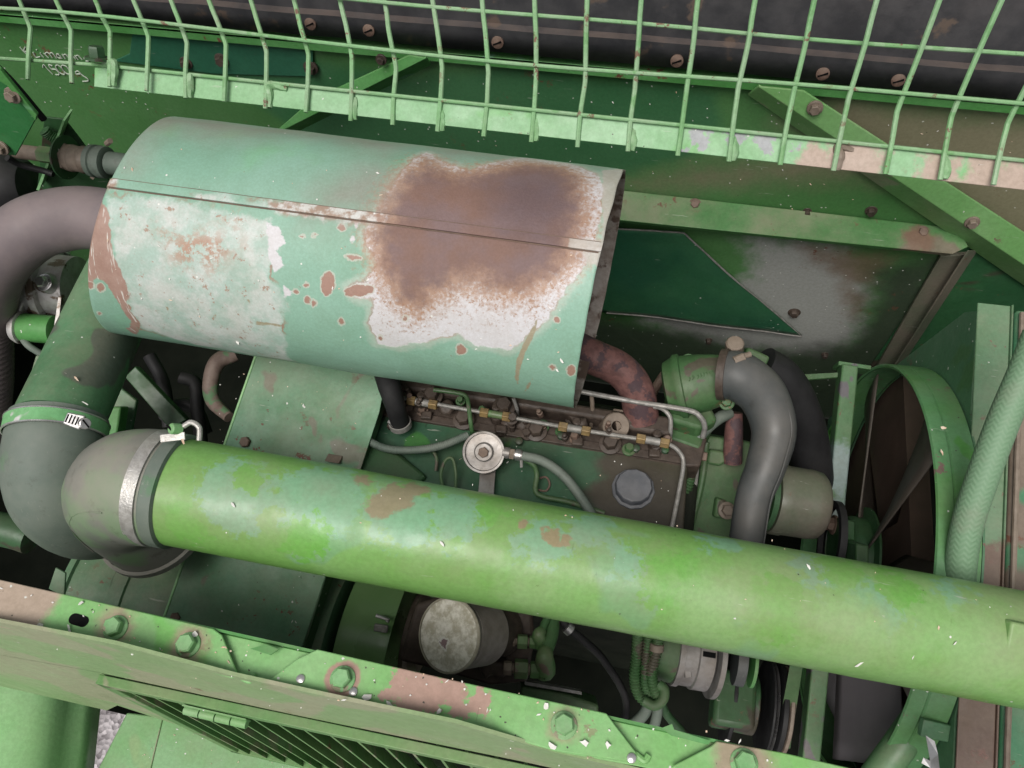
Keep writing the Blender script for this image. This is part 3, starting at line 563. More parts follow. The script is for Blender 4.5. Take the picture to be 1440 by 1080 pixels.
pa, pb = PZ(300, 700, 2.046), PZ(1400, 906, 1.9675); pdv = (pb-pa).normalized(); PR = .072
def pax(px): # pipe axis point seen near column px
    best = None
    for k in range(-60, 160):
        p = pa+(pb-pa)*(k/100.); q = ROT.transposed() @ (p-CAM); x = 720+FPX*q.x/-q.z
        if best is None or abs(x-px) < best[0]: best = (abs(x-px), p)
    return best[1]
p0, p1 = pax(226), pax(1750); Lp = (p1-p0).length
def ppx(px, py): # front surface of the pipe at a pixel
    d = ray(px, py); dp = d-pdv*d.dot(pdv); o_ = CAM-pa; op_ = o_-pdv*o_.dot(pdv); a_ = dp.dot(dp); b_ = dp.dot(op_); c_ = op_.dot(op_)-PR*PR
    return CAM+d*((-b_-math.sqrt(max(0, b_*b_-a_*c_)))/a_)
TAN = (.27, .24, .14)
M_pipe = paint('pipe_patchy_paint', (.165, .36, .085), (.205, .39, .125), (.185, .37, .16), dust=.38, rust=.02, fleck=.22, rough=.38, scale=6, grime=.3, patch=.60,
  spots=[((.195, .39, .225), [(ppx(450, 700), .055), (ppx(560, 720), .045), (ppx(640, 720), .04), (ppx(760, 760), .03), (ppx(830, 740), .03), (ppx(1010, 760), .025), (ppx(330, 690), .05), (ppx(1150, 800), .03), (ppx(1230, 850), .035), (ppx(1340, 830), .02), (ppx(880, 790), .02)], .11, .006),
         ((.145, .38, .07), [(ppx(430, 760), .03), (ppx(350, 670), .022), (ppx(690, 715), .02), (ppx(1180, 800), .028), (ppx(1260, 825), .028), (ppx(950, 820), .04), (ppx(1090, 860), .04), (ppx(260, 740), .03)], .10, .005),
         ((.24, .40, .155), [(ppx(740, 840), .03), (ppx(1000, 860), .045), (ppx(1200, 890), .05), (ppx(1380, 920), .05)], .08, .03),
         (TAN, [(ppx(560, 695), .022), (ppx(535, 710), .018), (ppx(585, 688), .016), (ppx(510, 675), .012)], .05, .004),
         ((.29, .24, .13), [(ppx(775, 752), .011), (ppx(735, 738), .008), (ppx(795, 760), .006)], .035, .002)])
t_ = thing('intake_pipe', 'long bright green intake pipe with blotchy touched-up paint crossing the engine bay', 'pipe', p0.lerp(p1, .5))
b = tube([p0-pdv*.03+(p1-p0)*(k/140.) for k in range(141)], PR, 96, raw=True); dn_ = [(ppx(655, 800), .05, .0022), (ppx(1010, 840), .07, .0018), (ppx(1290, 880), .04, .0016), (ppx(400, 720), .05, .0012)]
for v in b.v:
    r_ = (v-pa)-pdv*(v-pa).dot(pdv); k_ = .0009*mnoise.noise(v*6)+.0004*mnoise.noise(v*21)-sum(a_*math.exp(-((v-c_).length/w2)**2*2) for c_, w2, a_ in dn_); v += r_.normalized()*k_
obj('pipe', b, M_pipe, t_, smooth=60)
bk = PD(1434, 903, 0.915)
b = box(bk, (IMG(1, .2), IMG(-.2, 1), IMG(0, 0, 1)), (.022, .024, .012)); tb = obj('tab', b, M_pipe, t_, bevel=.003)
obj('weld_bead', tube([PD(1415, 873, .925), PD(1413, 903, .922), PD(1414, 932, .925), PD(1445, 938, .925)], .0028, 8, 6), M_pipe, t_)
# big elbow down into the blower housing
el = []; s0 = p0+pdv*.012; dn = V((.06, -.06, -1)).normalized(); R_ = .098
el.append(s0)
for k in range(0, 11):
    a = k/10*math.pi/2; el.append(s0-pdv*(.004+R_*math.sin(a))+dn*(R_*(1-math.cos(a))))
el.append(el[-1]+dn*.06)
t_ = thing('rubber_bend', 'large dusty grey rubber bend on the left end of the intake pipe', 'hose', el[-1])
obj('bend', tube(el, [.0755, .0755]+[.079]*3+[.080]*5+[.078]*4, 48, raw=True), M_rubber, t_, smooth=70)
def mould(par, path, r, side, m):
    o_ = []; n_ = len(path)-1
    for i in range(1, n_):
        t = (path[i+1]-path[i-1]).normalized(); s_ = (side-t*side.dot(t)).normalized(); o_.append(path[i]+s_*r)
    obj('mould_line', tube(o_, .0011, 6, raw=True), m, par)
mould(t_, el[2:], .0795, V((-.3, -.75, .6)), M_rubber)
obj('lip', lathe(el[-1]-dn*.006, dn, [(0, .079), (.001, .084), (.012, .084), (.013, .079)], 48, cap=False), M_rubber, t_)
obj('cuff', lathe(s0-pdv*.004, pdv, [(0, .0755), (.002, .0775), (.018, .0775), (.020, .0725)], 64, cap=False), M_rubberg, t_)
c2 = thing('band_clamp', 'flat zinc band clamp around the dusty rubber bend', 'clamp', s0)
obj('band', band(s0-pdv*.016, pdv, .0765, .018, .002), M_zinc, c2)
tq = PD(256, 606, .985)
obj('band_end', box(tq+IMG(-.012, .008), (IMG(1, -.12), IMG(.1, 1), IMG(0, 0, 1)), (.016, .005, .001)), M_zinc, c2, bevel=.0006)
obj('curl', tube([tq+IMG(.022, .012), tq+IMG(.022, -.004), tq+IMG(.012, -.011), tq+IMG(.002, -.006)], .0035, 10, 5), M_zinc, c2)
sc_ = obj('screw', lathe(tq+IMG(-.004, -.002, -.004), IMG(-.6, -.1, .8), [(0, .0072), (.012, .0072), (.0135, .006)], 18), M_bolt, c2)
obj('screw_slot', box(tq+IMG(-.012, -.0035, .0075), (IMG(.7, .7), IMG(-.7, .7), IMG(-.6, -.1, .8)), (.006, .001, .0008)), M_void, sc_)

# ---------------------------------------------------------------- blower housing drum, belt guard, pulley
DY, DZ = .205, 1.60
hx = lambda px, py: PZ(px, py, 1.77).x
b = lathe((hx(92, 800), DY, DZ), (1, 0, 0), [(0, .150), (0.001, .170), (.012, .171), (.014, .165), (.10, .165), (.102, .169), (.112, .169), (.114, .165), (.20, .165), (.36, .165), (.40, .165), (.402, .171), (.414, .171), (.416, .162), (.46, .160), (.462, .150)], 72)
obj('blower_housing', b, paint('drum_paint', (.08, .18, .09), (.11, .22, .12), (.10, .20, .10), dust=.4, rust=.4, fleck=.5, scale=7), label='round dull green drum housing under the dusty rubber bend', cat='housing')
g = [PZ(368, 480, 1.95), PZ(546, 515, 1.95), PZ(533, 580, 1.928), PZ(424, 912, 1.785), PZ(415, 945, 1.772), PZ(205, 920, 1.772), PZ(228, 880, 1.785)]
gd = thing('belt_guard', 'sloping green sheet metal belt guard beneath the muffler shield and pipe', 'guard', g[3])
obj('cover', prism(g, (0, 0, -.003)), M_guard, gd, bevel=.0008)
e0, e1_ = g[0], g[6]; obj('edge_lip', prism([e0+V((0, 0, .001)), e1_+V((0, 0, .001)), e1_+V((-.004, 0, .001)), e0+V((-.004, 0, .001))], (0, 0, -.012)), M_pale, gd, bevel=.0008)
e0, e1_ = g[2], g[3]; obj('side_flange', prism([g[1]+V((.001, 0, 0)), e1_+V((.001, 0, 0)), e1_+V((.001, .0, -.035)), g[1]+V((.001, 0, -.035))], (.003, 0, 0)), M_dark, gd, bevel=.0008)
gn = (g[1]-g[0]).cross(g[3]-g[0]).normalized(); gn = gn if gn.z > 0 else -gn
def ong(px, py, off=0): d = ray(px, py); return CAM+d*(((g[0]-CAM).dot(gn)+off)/d.dot(gn))
for px, py in ((347, 622), (250, 868)): obj('bolt', bolt(ong(px, py), gn, .009, .008), M_iron, gd)
obj('clip', box(ong(470, 645, .004), (V((1, 0, 0)), V((0, 1, -.3)), gn), (.012, .008, .004)), M_fit, gd, bevel=.001)
PXs = hx(500, 830)
pl = thing('drive_pulley', 'wide smooth olive green pulley with a cleat beside the oil filter', 'pulley', (PXs+.04, DY+.01, 1.6))
M_pul = plain('polished_olive_paint', (.11, .23, .075), (.145, .28, .10), .33, 0, 9, dust=.12)
obj('drum', lathe((PXs-.015, DY+.01, DZ), (1, 0, 0), [(0, .12), (.002, .155), (.020, .158), (.045, .157), (.07, .163), (.088, .160), (.092, .10)], 64), M_pul, pl)
cb = PD(534, 878, 1.20); cl_ = obj('cleat', tube([cb+IMG(-.006, -.014), cb+IMG(.012, -.008), cb+IMG(.012, -.004)], .003, 8, 4), M_steel, pl)
obj('cleat_tab', box(cb+IMG(.002, .006), (IMG(1, .15), IMG(-.15, 1), IMG(0, 0, 1)), (.011, .006, .003)), M_oldsteel, pl, bevel=.002)
obj('hub', lathe((PXs+.072, DY+.03, 1.62), (1, 0, 0), [(0, .075), (.012, .075), (.016, .06), (.03, .055), (.032, .03)], 40), M_fit, pl)
# ---------------------------------------------------------------- engine
EZ = 1.865
M_tub0 = plain('oily_shade_block', (.012, .016, .011), (.022, .026, .018), .6, 0, 14, dust=.25, dustcol=(.04, .033, .025), spec=.1)  # oily block, toned darker to stand in for shade in the void
en = thing('engine', 'greasy diesel engine with dark green valve cover and brown cylinder head', 'engine', (-.13, .42, 1.2))
vc = [PZ(*q, EZ) for q in [(505, 575), (560, 584), (930, 646), (958, 662), (964, 690), (955, 760), (930, 800), (480, 740)]]
b = B(); c00, c10, c11, c01 = PZ(480, 572, EZ), PZ(968, 652, EZ), PZ(958, 800, EZ), PZ(430, 730, EZ)
def rnd(p):
    return p+V((0, 0, .0012*mnoise.noise(p*30)))
vco = obj('valve_cover', grid(c01, c11, c10, c00, 90, 40, rnd), M_cover, en, solid=.03, bevel=.006, seg=3)
pxe = lambda P: [((q := PZ(px, py, EZ)).x, q.y) for px, py in P]
sdf_attr(vco, 'grease', [pxe([(985, 640), (860, 628), (838, 650), (850, 672), (820, 690), (850, 745), (990, 800)]), pxe([(480, 560), (560, 575), (540, 590), (520, 600), (480, 600)]), pxe([(690, 600), (760, 612), (700, 622)])], lambda c: c[:, [0, 1]])
obj('head', prism([PZ(*q, 1.868) for q in [(470, 528), (995, 615), (985, 655), (965, 655), (470, 573)]], (0, 0, -.12)), M_head, en, bevel=.003)
obj('gasket_ledge', prism([PZ(*q, 1.872) for q in [(500, 566), (962, 642), (962, 652), (500, 577)]], (0, 0, -.006)), M_head, en, bevel=.001)
obj('rocker_ridge', prism([PZ(*q, 1.90) for q in [(520, 520), (905, 582), (905, 598), (520, 538)]], (0, 0, -.06)), M_head, en, bevel=.006)
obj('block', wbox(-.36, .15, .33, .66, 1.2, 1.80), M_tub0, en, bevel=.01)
obj('breather_duct', prism([PZ(*q, 1.88) for q in [(505, 620), (560, 636), (600, 668), (570, 690), (490, 670)]], (0, 0, -.03)), M_dark, en, bevel=.006)
for px, py, r in ((652, 590, .0125), (608, 557, .012), (709, 572, .013), (754, 606, .0125), (810, 589, .0125), (858, 624, .0125), (916, 604, .0125)):
    obj('head_bolt', bolt(PZ(px, py, 1.876 if py > 586 else 1.902), (0, -.12, 1), r, .014), M_head, en)
for px, py in ((789, 614), (894, 632), (935, 634), (560, 588), (730, 622)):
    obj('plug', lathe(PZ(px, py, 1.872), (0, 0, 1), [(0, .0062), (.006, .0062), (.0075, .004)], 14), M_cover if py > 600 else M_head, en)
for px, py in ((553, 598), (812, 622), (705, 605), (920, 638), (600, 585)):
    obj('stud_block', box(PZ(px, py, 1.874), (V((1, .1, 0)), V((-.1, 1, 0)), V((0, 0, 1))), (.009, .007, .006)), M_head, en, bevel=.002)
# injector tops: steel tee with two brass nuts
for k, (xa, ya) in enumerate(((594, 566), (697, 583), (808, 603), (918, 620))):
    p = PZ(xa, ya, 1.905); inj = obj('injector', lathe(PZ(xa+2, ya+8, 1.866), (0, .1, 1), [(0, .011), (.016, .011), (.017, .007), (.040, .007), (.042, .005)], 16), M_head, en)
    a = (PZ(xa+14, ya+2.5, 1.905)-p).normalized()
    obj('tee', lathe(p-a*.012, a, [(0, .0062), (.024, .0062)], 12), M_oldsteel if k != 1 else M_fitg, inj)
    for s_ in (-1, 1):
        q = p+a*(s_*.0185); bb = lathe(q-a*.0075, a, [(0, .0062), (.001, .0085), (.014, .0085), (.015, .0062)], 6); obj('brass_nut', bb, M_brass, inj, bevel=.0005)
lk = [(585, 563, 1.905), (640, 573, 1.906), (697, 583, 1.905), (808, 603, 1.905), (918, 620, 1.905), (936, 623, 1.905), (952, 632, 1.90), (961, 650, 1.89), (955, 690, 1.885), (944, 745, 1.88)]
def line(name, pts, r, m, par=None, **k): return obj(name, tube([PZ(*q) for q in pts], r, 10, 8), m, par, **k)
line('leak_off_line', lk, .0034, M_oldsteel, en)
line('leak_off_line', [(525, 552, 1.90), (560, 559, 1.905), (580, 562, 1.905)], .0034, M_oldsteel, en)
line('fuel_line', [(790, 545, 1.93), (840, 555, 1.93), (900, 566, 1.93), (968, 577, 1.93), (985, 587, 1.925), (991, 600, 1.91), (988, 615, 1.89)], .0042, M_oldsteel, en)
line('injection_pipe', [(915, 572, 1.915), (930, 574, 1.915), (942, 586, 1.91), (943, 605, 1.895), (941, 622, 1.87)], .0036, M_oldsteel, en)
line('injection_pipe', [(832, 556, 1.92), (833, 575, 1.90), (831, 600, 1.87)], .0036, M_fit, en)
line('injection_pipe', [(610, 548, 1.93), (640, 552, 1.93), (655, 557, 1.925), (659, 572, 1.91), (662, 595, 1.90), (665, 615, 1.87)], .0036, M_castgreen, en)
line('injection_pipe', [(722, 560, 1.92), (727, 575, 1.90), (728, 585, 1.875)], .003, M_oldsteel, en)
line('fuel_line', [(590, 632, 1.885), (607, 634, 1.885), (614, 645, 1.88), (613, 662, 1.872)], .0028, M_castgreen, en)
obj('collar', lathe(PZ(860, 600, 1.872), IMG(.12, -.1, 1), [(0, .022), (.03, .022), (.032, .0205), (.0325, .008), (.018, .007)], 32, cap=False), M_fit, en)
obj('collar_ear', prism([PZ(*q, 1.897) for q in [(862, 574), (880, 576), (881, 592), (868, 606)]], (0, 0, -.02)), M_fit, en, bevel=.002)
obj('manifold', prism([PZ(*q, 1.895) for q in [(870, 575), (945, 585), (945, 612), (905, 606), (880, 600)]], (0, 0, -.06)), M_head, en, bevel=.006)
obj('oil_filler_cap', lathe(PZ(890, 689, 1.862), (0, .0, 1), [(0, .034), (.006, .034), (.007, .029), (.016, .029), (.020, .027), (.0205, .0)], 12), M_cap, en, bevel=.001)
# small hardware and crusted grime over the head
random.seed(11)
for k in range(34):
    px = random.uniform(535, 975); py = 545+(px-520)*.165+random.uniform(-2, 30); p = PZ(px, py, 1.872+(.026 if py < 545+(px-520)*.165+14 else 0)); t = random.random()
    if t < .45: obj('nut', bolt(p, (random.uniform(-.2, .2), random.uniform(-.3, .1), 1), random.uniform(.005, .008), random.uniform(.006, .014), rot=random.random()), random.choice((M_head, M_iron, M_head, M_castgreen)), en)
    elif t < .75: obj('stud', lathe(p, (random.uniform(-.2, .2), random.uniform(-.2, .2), 1), [(0, .005), (.012, .005), (.0125, .0035), (.02, .0035), (.021, .002)], 12), random.choice((M_head, M_iron)), en)
    else:
        b = lathe(p-V((0, 0, .004)), (0, 0, 1), [(0, .012), (.005, .011), (.009, .007), (.010, 0)], 14)
        for v in b.v: v += V((mnoise.noise(v*90), mnoise.noise(v*90+V((7, 0, 0))), mnoise.noise(v*90+V((0, 9, 0)))))*.004
        obj('grime_lump', b, M_head, en, smooth=60)
# decorative raised arc marks on the cover
obj('casting_mark', tube([PZ(*q, 1.868) for q in [(757, 673), (768, 671), (773, 681), (768, 690), (757, 689)]], .0018, 6, 5), M_iron, en)

# exhaust manifold pipe behind
rp = [PZ(770, 470, 1.97), PZ(830, 500, 1.96), PZ(872, 520, 1.945), PZ(895, 550, 1.92), PZ(902, 590, 1.88)]
obj('exhaust_stub', tube(rp, [.028, .028, .028, .028, .029], 28, 8), M_redpipe, smooth=60, label='flaking red brown exhaust stub curving down behind the muffler shield end', cat='pipe')
obj('link_rod', tube([PD(940, 520, 1.36), PD(925, 540, 1.36), PD(912, 560, 1.37)], [.010, .008, .010], 10, 5), M_iron, label='small rusty link rod behind the red brown exhaust stub', cat='rod')
# top-hat fuel strainer
fz = 1.915; fc = PZ(680, 636, fz)
fs_ = thing('fuel_strainer', 'round grey metal fuel strainer with a rusty hex centre bolt', 'strainer', fc-V((0, 0, .06)))
fa = IMG(-.05, -.02, 1)
obj('bowl', lathe(fc-fa*.05, fa, [(0, .012), (.002, .024), (.034, .026), (.036, .0325), (.049, .0335), (.051, .0325), (.0505, .0295), (.044, .0285), (.044, .0155), (.049, .0150), (.051, .013)], 48), M_alu, fs_)
obj('centre_bolt', bolt(fc+fa*.0005, fa, .0085, .007, washer=0), M_iron, fs_)
n0, n1 = PZ(708, 636, fz-.006), PZ(735, 641, fz-.006); na = (n1-n0).normalized()
obj('outlet', lathe(n0, na, [(0, .009), (.010, .009), (.0105, .0075), (.03, .0075)], 16), M_alu, fs_)
obj('outlet_nut', lathe(n0+na*.0105, na, [(0, .0088), (.007, .0088)], 6), M_fit, fs_)
obj('outlet_clamp', lathe(n0+na*.020, na, [(0, .0078), (.0002, .0092), (.008, .0092), (.0082, .0078)], 20), M_steel, fs_)
obj('clamp_screw', tube([n1+IMG(-.002, .006), n1+IMG(-.002, .018)], .0025, 8, 2), M_oldsteel, fs_)
obj('bracket', prism([PZ(*q, 1.885) for q in [(675, 660), (697, 660), (694, 700), (672, 695)]], (0, 0, -.004)), M_alu, fs_, bevel=.001)
def hose(name, pts, r, m, label, cat='hose', rib=None, n=14, sub=10, group=None):
    return obj(name, tube(pts, r, n, sub, rib=rib), m, smooth=60, label=label, cat=cat, group=group)
hose('fuel_hose', [PZ(735, 641, 1.909), PZ(762, 648, 1.91), PZ(790, 667, 1.905), PZ(815, 697, 1.895), PZ(845, 745, 1.88)], .0075, M_rubberg, 'speckled green fuel hose leaving the round strainer')
hose('drain_tube', [PZ(737, 646, 1.90), PZ(750, 654, 1.895), (PZ(755, 668, 1.885)), PZ(753, 690, 1.88), PZ(765, 699, 1.878), PZ(800, 706, 1.875), PZ(850, 722, 1.872)], .0042, M_castgreen, 'thin green steel tube bending below the strainer outlet', 'tube')
hose('return_hose', [PZ(505, 612, 1.90), PZ(540, 630, 1.90), PZ(580, 633, 1.90), PZ(620, 627, 1.90), PZ(658, 612, 1.895)], .0062, M_rubberg, 'fine ribbed grey hose sagging from the belt guard to the strainer', rib=(.003, .0002))
wh = [PZ(540, 520, 1.96), PZ(548, 545, 1.955), PZ(556, 572, 1.93), PZ(564, 600, 1.885)]
dh = thing('breather_hose', 'black rubber hose clamped to the valve cover beside the belt guard', 'hose', wh[-1])
obj('hose', tube(wh, [.018, .018, .016, .015], 20, 8), M_black, dh)
obj('clamp', band(wh[-1].lerp(wh[-2], .15), (wh[-2]-wh[-1]).normalized(), .0165, .010, .002), M_oldsteel, dh)
obj('clamp_screw', tube([PZ(548, 592, 1.90), PZ(556, 597, 1.90)], .006, 10, 2), M_steel, dh)
hose('cable_loop', [PZ(624, 690, 1.875), PZ(620, 668, 1.885), PZ(626, 648, 1.895), PZ(636, 645, 1.897), PZ(641, 665, 1.888), PZ(640, 695, 1.875)], .0026, M_castgreen, 'thin looped green cable standing on the valve cover by the pipe', 'cable')

# ---------------------------------------------------------------- thermostat housing and hoses
th_ = thing('thermostat_housing', 'cast green thermostat housing with a brown hex plug on top', 'housing', PZ(975, 600, 1.80))
ta, tb_ = PZ(935, 548, 1.90), PZ(1028, 531, 1.93); td = (tb_-ta).normalized()
obj('casting', lathe(ta, td, [(0, .030), (.004, .044), (.018, .050), (.022, .054), (.030, .054), (.032, .050), (.06, .047), (.085, .042), (.105, .036), (.108, .032)], 40), M_castgreen, th_, smooth=50)
obj('base_block', prism([PZ(*q, 1.90) for q in [(938, 545), (965, 535), (1000, 570), (1010, 590), (985, 603), (940, 590)]], (0, 0, -.10)), M_castgreen, th_, bevel=.006)
obj('lower_block', prism([PZ(*q, 1.87) for q in [(936, 575), (990, 585), (992, 610), (985, 632), (935, 615)]], (0, 0, -.08)), M_castgreen, th_, bevel=.005)
pb0, pb1 = PD(1031, 506, 1.245), PD(1034, 478, 1.20)
obj('plug', lathe(pb0, pb1-pb0, [(0, .014), (.012, .014), (.0125, .0125), (.016, .0125), (.017, .0145), (.046, .0145), (.049, .012)], 10), M_fit, th_)
obj('outlet_flange', box(PD(1060, 506, 1.27), (IMG(1, .45), IMG(-.45, 1), IMG(0, 0, 1)), (.020, .014, .012)), M_castgreen, th_, bevel=.004)
for px, py, d in ((991, 547, 1.205), (968, 508, 1.25), (1022, 566, 1.21)): obj('bolt', bolt(PD(px, py, d), IMG(-.3, -.2, 1), .0085, .009), M_castgreen, th_)
b = B()   # raised part number cast into the housing (worn, barely legible)
for k, (x0, y0) in enumerate(((969, 533), (974, 531), (981, 530), (985, 528), (989, 527), (993, 526), (997, 525), (1001, 524))):
    tube([PD(x0, y0-3, 1.193), PD(x0+1.5, y0, 1.193), PD(x0-.5, y0+3, 1.193)], .0007, 5, 3, b)
obj('casting_number', b, M_castgreen, th_)
hs1 = [PD(1018, 528, 1.20), PD(1040, 530, 1.19), PD(1072, 556, 1.19), PD(1088, 604, 1.19), PD(1077, 655, 1.18), PD(1060, 700, 1.18), PD(1048, 770, 1.18)]
t_ = thing('coolant_hose', 'smooth slate grey coolant hose bending down from the thermostat housing', 'hose', hs1[-1])
obj('hose', tube(hs1, [.037, .039, .037, .034, .030, .027, .026], 36, 10), M_hoseg, t_, smooth=60)
mould(t_, spline(hs1, 6)[4:], .0345, IMG(.5, -.2, .85), M_hoseg)
obj('clamp', band(PD(1018, 527, 1.20), (hs1[1]-hs1[0]).normalized(), .0385, .012, .002), M_head, t_)
obj('clamp_screw', tube([PD(1032, 508, 1.165), PD(1046, 502, 1.165)], .0068, 10, 2), M_fit, t_)
obj('screw_tail', tube([PD(1046, 501, 1.166), PD(1055, 498, 1.168)], .0045, 10, 2), M_fit, t_)
hose('bypass_hose', [PD(1070, 515, 1.32), PD(1100, 535, 1.33), PD(1125, 580, 1.36), PD(1140, 640, 1.42), PD(1150, 740, 1.48)], .036, M_black, 'thick black hose in shadow behind the slate grey coolant hose', n=28)
hose('red_nipple', [PD(1030, 650, 1.29), PD(1032, 605, 1.275), PD(1034, 580, 1.27)], [.016, .015, .012], M_redpipe, 'short red brown steel nipple beside the slate grey hose', 'pipe', n=20)
hose('green_hose_stub', [PD(1026, 580, 1.265), PD(1008, 590, 1.255), PD(988, 608, 1.25), PD(978, 625, 1.25), PD(975, 640, 1.25)], .010, M_rubberg, 'short green hose arching down from the thermostat housing', n=18)
obj('hose_bracket', box(PD(980, 640, 1.25), (IMG(1, .15), IMG(-.15, 1), IMG(0, 0, 1)), (.015, .007, .010)), M_iron, bevel=.002, label='rusty clip joining hose and cable next to the timing cover', cat='clip')
hose('corrugated_conduit', [PD(976, 636, 1.26), PD(970, 670, 1.27), PD(962, 705, 1.28), PD(955, 760, 1.29)], .009, M_castgreen, 'green corrugated conduit running beside the timing cover', 'conduit', rib=(.0052, .0011))
hose('grey_wire', [PD(982, 640, 1.265), PD(978, 680, 1.28), PD(968, 740, 1.29)], .0035, M_oldsteel, 'thin grey wire running beside the corrugated conduit', 'wire')
tc = thing('timing_cover', 'green cast timing cover at the front end of the engine', 'cover', PZ(1010, 700, 1.70))
obj('face', prism([PD(*q) for q in [(992, 612, 1.30), (1060, 622, 1.30), (1068, 775, 1.30), (948, 770, 1.30), (978, 690, 1.30), (988, 640, 1.30)]], IMG(0, 0, -.12)), M_castgreen, tc, bevel=.004)
obj('rib', tube([PD(993, 622, 1.295), PD(986, 680, 1.295), (PD(966, 760, 1.295))], .006, 10, 6), M_castgreen, tc)
obj('boss', prism([PD(*q) for q in [(998, 632, 1.285), (1018, 634, 1.285), (1022, 650, 1.285), (1012, 656, 1.285), (995, 652, 1.285)]], IMG(0, 0, -.03)), M_castgreen, tc, bevel=.004)
obj('boss', prism([PD(*q) for q in [(1008, 700, 1.285), (1022, 704, 1.285), (1020, 730, 1.285), (1004, 728, 1.285)]], IMG(0, 0, -.03)), M_castgreen, tc, bevel=.004)
obj('bolt', bolt(PD(1022, 718, 1.28), IMG(0, -.2, 1), .010, .008), M_fit, tc)
dr0, dr1 = PD(1082, 700, 1.29), PD(1156, 712, 1.29)
wp = thing('pump_pulley', 'dusty brown and green drum pulley beside the slate grey hose', 'pulley', dr0)
obj('drum', lathe(dr0, dr1-dr0, [(0, .05), (.001, .058), (.006, .060), (.020, .060), (.0205, .0585), (.060, .058), (.064, .0585), (.080, .056), (.086, .050), (.088, .02)], 48), paint('drum_dust', (.10, .12, .075), (.14, .12, .095), (.09, .15, .07), dust=.35, dustcol=(.18, .15, .125), rust=.1, fleck=.1, scale=9), wp, smooth=40)
obj('backing', lathe(dr0-(dr1-dr0)*.12, dr1-dr0, [(0, .056), (.009, .056)], 40), M_dark, wp)
obj('belt', lathe(PD(1164, 760, 1.33), (1, 0, 0), [(0, .06), (.001, .07), (.012, .07), (.013, .06)], 48, cap=False), M_black, wp)

# ---------------------------------------------------------------- bracket post, fan, shroud, radiator
po = thing('fan_bracket', 'scuffed green square post standing in front of the fan', 'post', PX(1137, 1072, .42))
q0, q1 = PX(1192, 516, .42), PX(1134, 1100, .42); pa_ = (q1-q0).normalized(); w_ = V((1, 0, 0)); nn_ = pa_.cross(w_)
M_post = paint('scuffed_post_paint', (.055, .14, .05), (.08, .17, .075), (.12, .11, .12), dust=.2, rust=.3, fleck=.2, scale=11, patch=.57, spots=[((.20, .27, .26), [(PX(1178, 660, .42), .05), (PX(1175, 730, .42), .04)], .06, .012)])
obj('post', box((q0+q1)/2, (pa_, w_, nn_), ((q1-q0).length/2, .015, .018)), M_post, po, bevel=.003)
obj('foot', box(PX(1190, 516, .42)+V((.01, .0, .0)), (w_, pa_, nn_), (.03, .004, .02)), M_post, po, bevel=.001)
obj('lug', prism([PX(*q, .405) for q in [(1164, 725), (1186, 730), (1186, 758), (1204, 764), (1204, 800), (1160, 800)]], (.02, 0, 0)), M_dark, po, bevel=.003)
obj('bolt', bolt(PX(1172, 738, .404), (-1, 0, .1), .012, .009), M_iron, po)
# thin tie strip from bulkhead to post
obj('tie_strip', prism([PD(1060, 530, 1.5), PD(1178, 524, 1.42), PD(1178, 530, 1.42), PD(1060, 540, 1.5)], IMG(0, .002, -.004)), M_castgreen, po)
FCY, FCZ, FR, FX = .532, 1.588, .362, .46
shd = thing('fan_shroud', 'green sheet metal radiator fan shroud with a round rolled ring', 'shroud', (.5, .5, 1.2))
obj('ring', lathe((FX, FCY, FCZ), (1, 0, 0), [(.002, FR-.004), (0, FR), (.002, FR+.003), (.022, FR+.004), (.024, FR+.002), (.026, FR+.004), (.058, FR+.006), (.058, FR+.001), (.004, FR-.004)], 120, cap=False),
    paint('ring_paint', (.08, .215, .065), (.095, .235, .10), (.07, .24, .05), dust=.15, rust=.35, fleck=.6, scale=8, rustcol=(.22, .14, .12)), shd, smooth=30)
SX = .52
M_shr = paint('shroud_paint', (.06, .16, .08), (.08, .185, .10), (.065, .16, .065), dust=.15, rust=.55, fleck=.5, scale=7, rustcol=(.20, .11, .085))
# side sheet with a round opening
b = B(); outer = [PX(1375, 425, SX), PX(1362, 620, SX), V((SX, .31, 1.845)), V((SX, .05, 1.775)), V((SX, -.0, 1.30)), V((SX, .6, 1.12)), V((SX, 1.02, 1.25)), PX(1262, 512, SX)]
n_ = 72; inn = [V((SX, FCY+FR*math.cos(2*math.pi*k/n_), FCZ+FR*math.sin(2*math.pi*k/n_))) for k in range(n_)]
outr = []
for p in inn:   # push each ring point out to the outline
    d = (p-V((SX, FCY, FCZ))).normalized(); best = 9
    for i in range(len(outer)):
        a, c = outer[i], outer[(i+1) % len(outer)]; e = c-a; o_ = a-V((SX, FCY, FCZ)); den = d.y*e.z-d.z*e.y
        if abs(den) > 1e-9:
            t = (o_.y*e.z-o_.z*e.y)/den; s_ = (o_.y*d.z-o_.z*d.y)/den
            if t > 0 and -1e-6 <= s_ <= 1+1e-6: best = min(best, t)
    outr.append(V((SX, FCY, FCZ))+d*max(best, FR+.004))
b.add(inn+outr, [[k, (k+1) % n_, n_+(k+1) % n_, n_+k] for k in range(n_)])
obj('side_sheet', b, M_shr, shd, solid=.003, smooth=0)
tA, tB = PX(1375, 425, SX), V((SX, -.02, 1.765)); sl_ = (tB-tA)
ws = .047
b = B(); prism([tA, tB, tB+V((ws, 0, .002)), tA+V((ws, .0, .002))], (0, 0, -.003), b); prism([tA+V((ws, 0, .006)), tB+V((ws, 0, .006)), tB+V((ws, 0, -.2)), tA+V((ws, 0, -.2))], (.003, 0, 0), b)
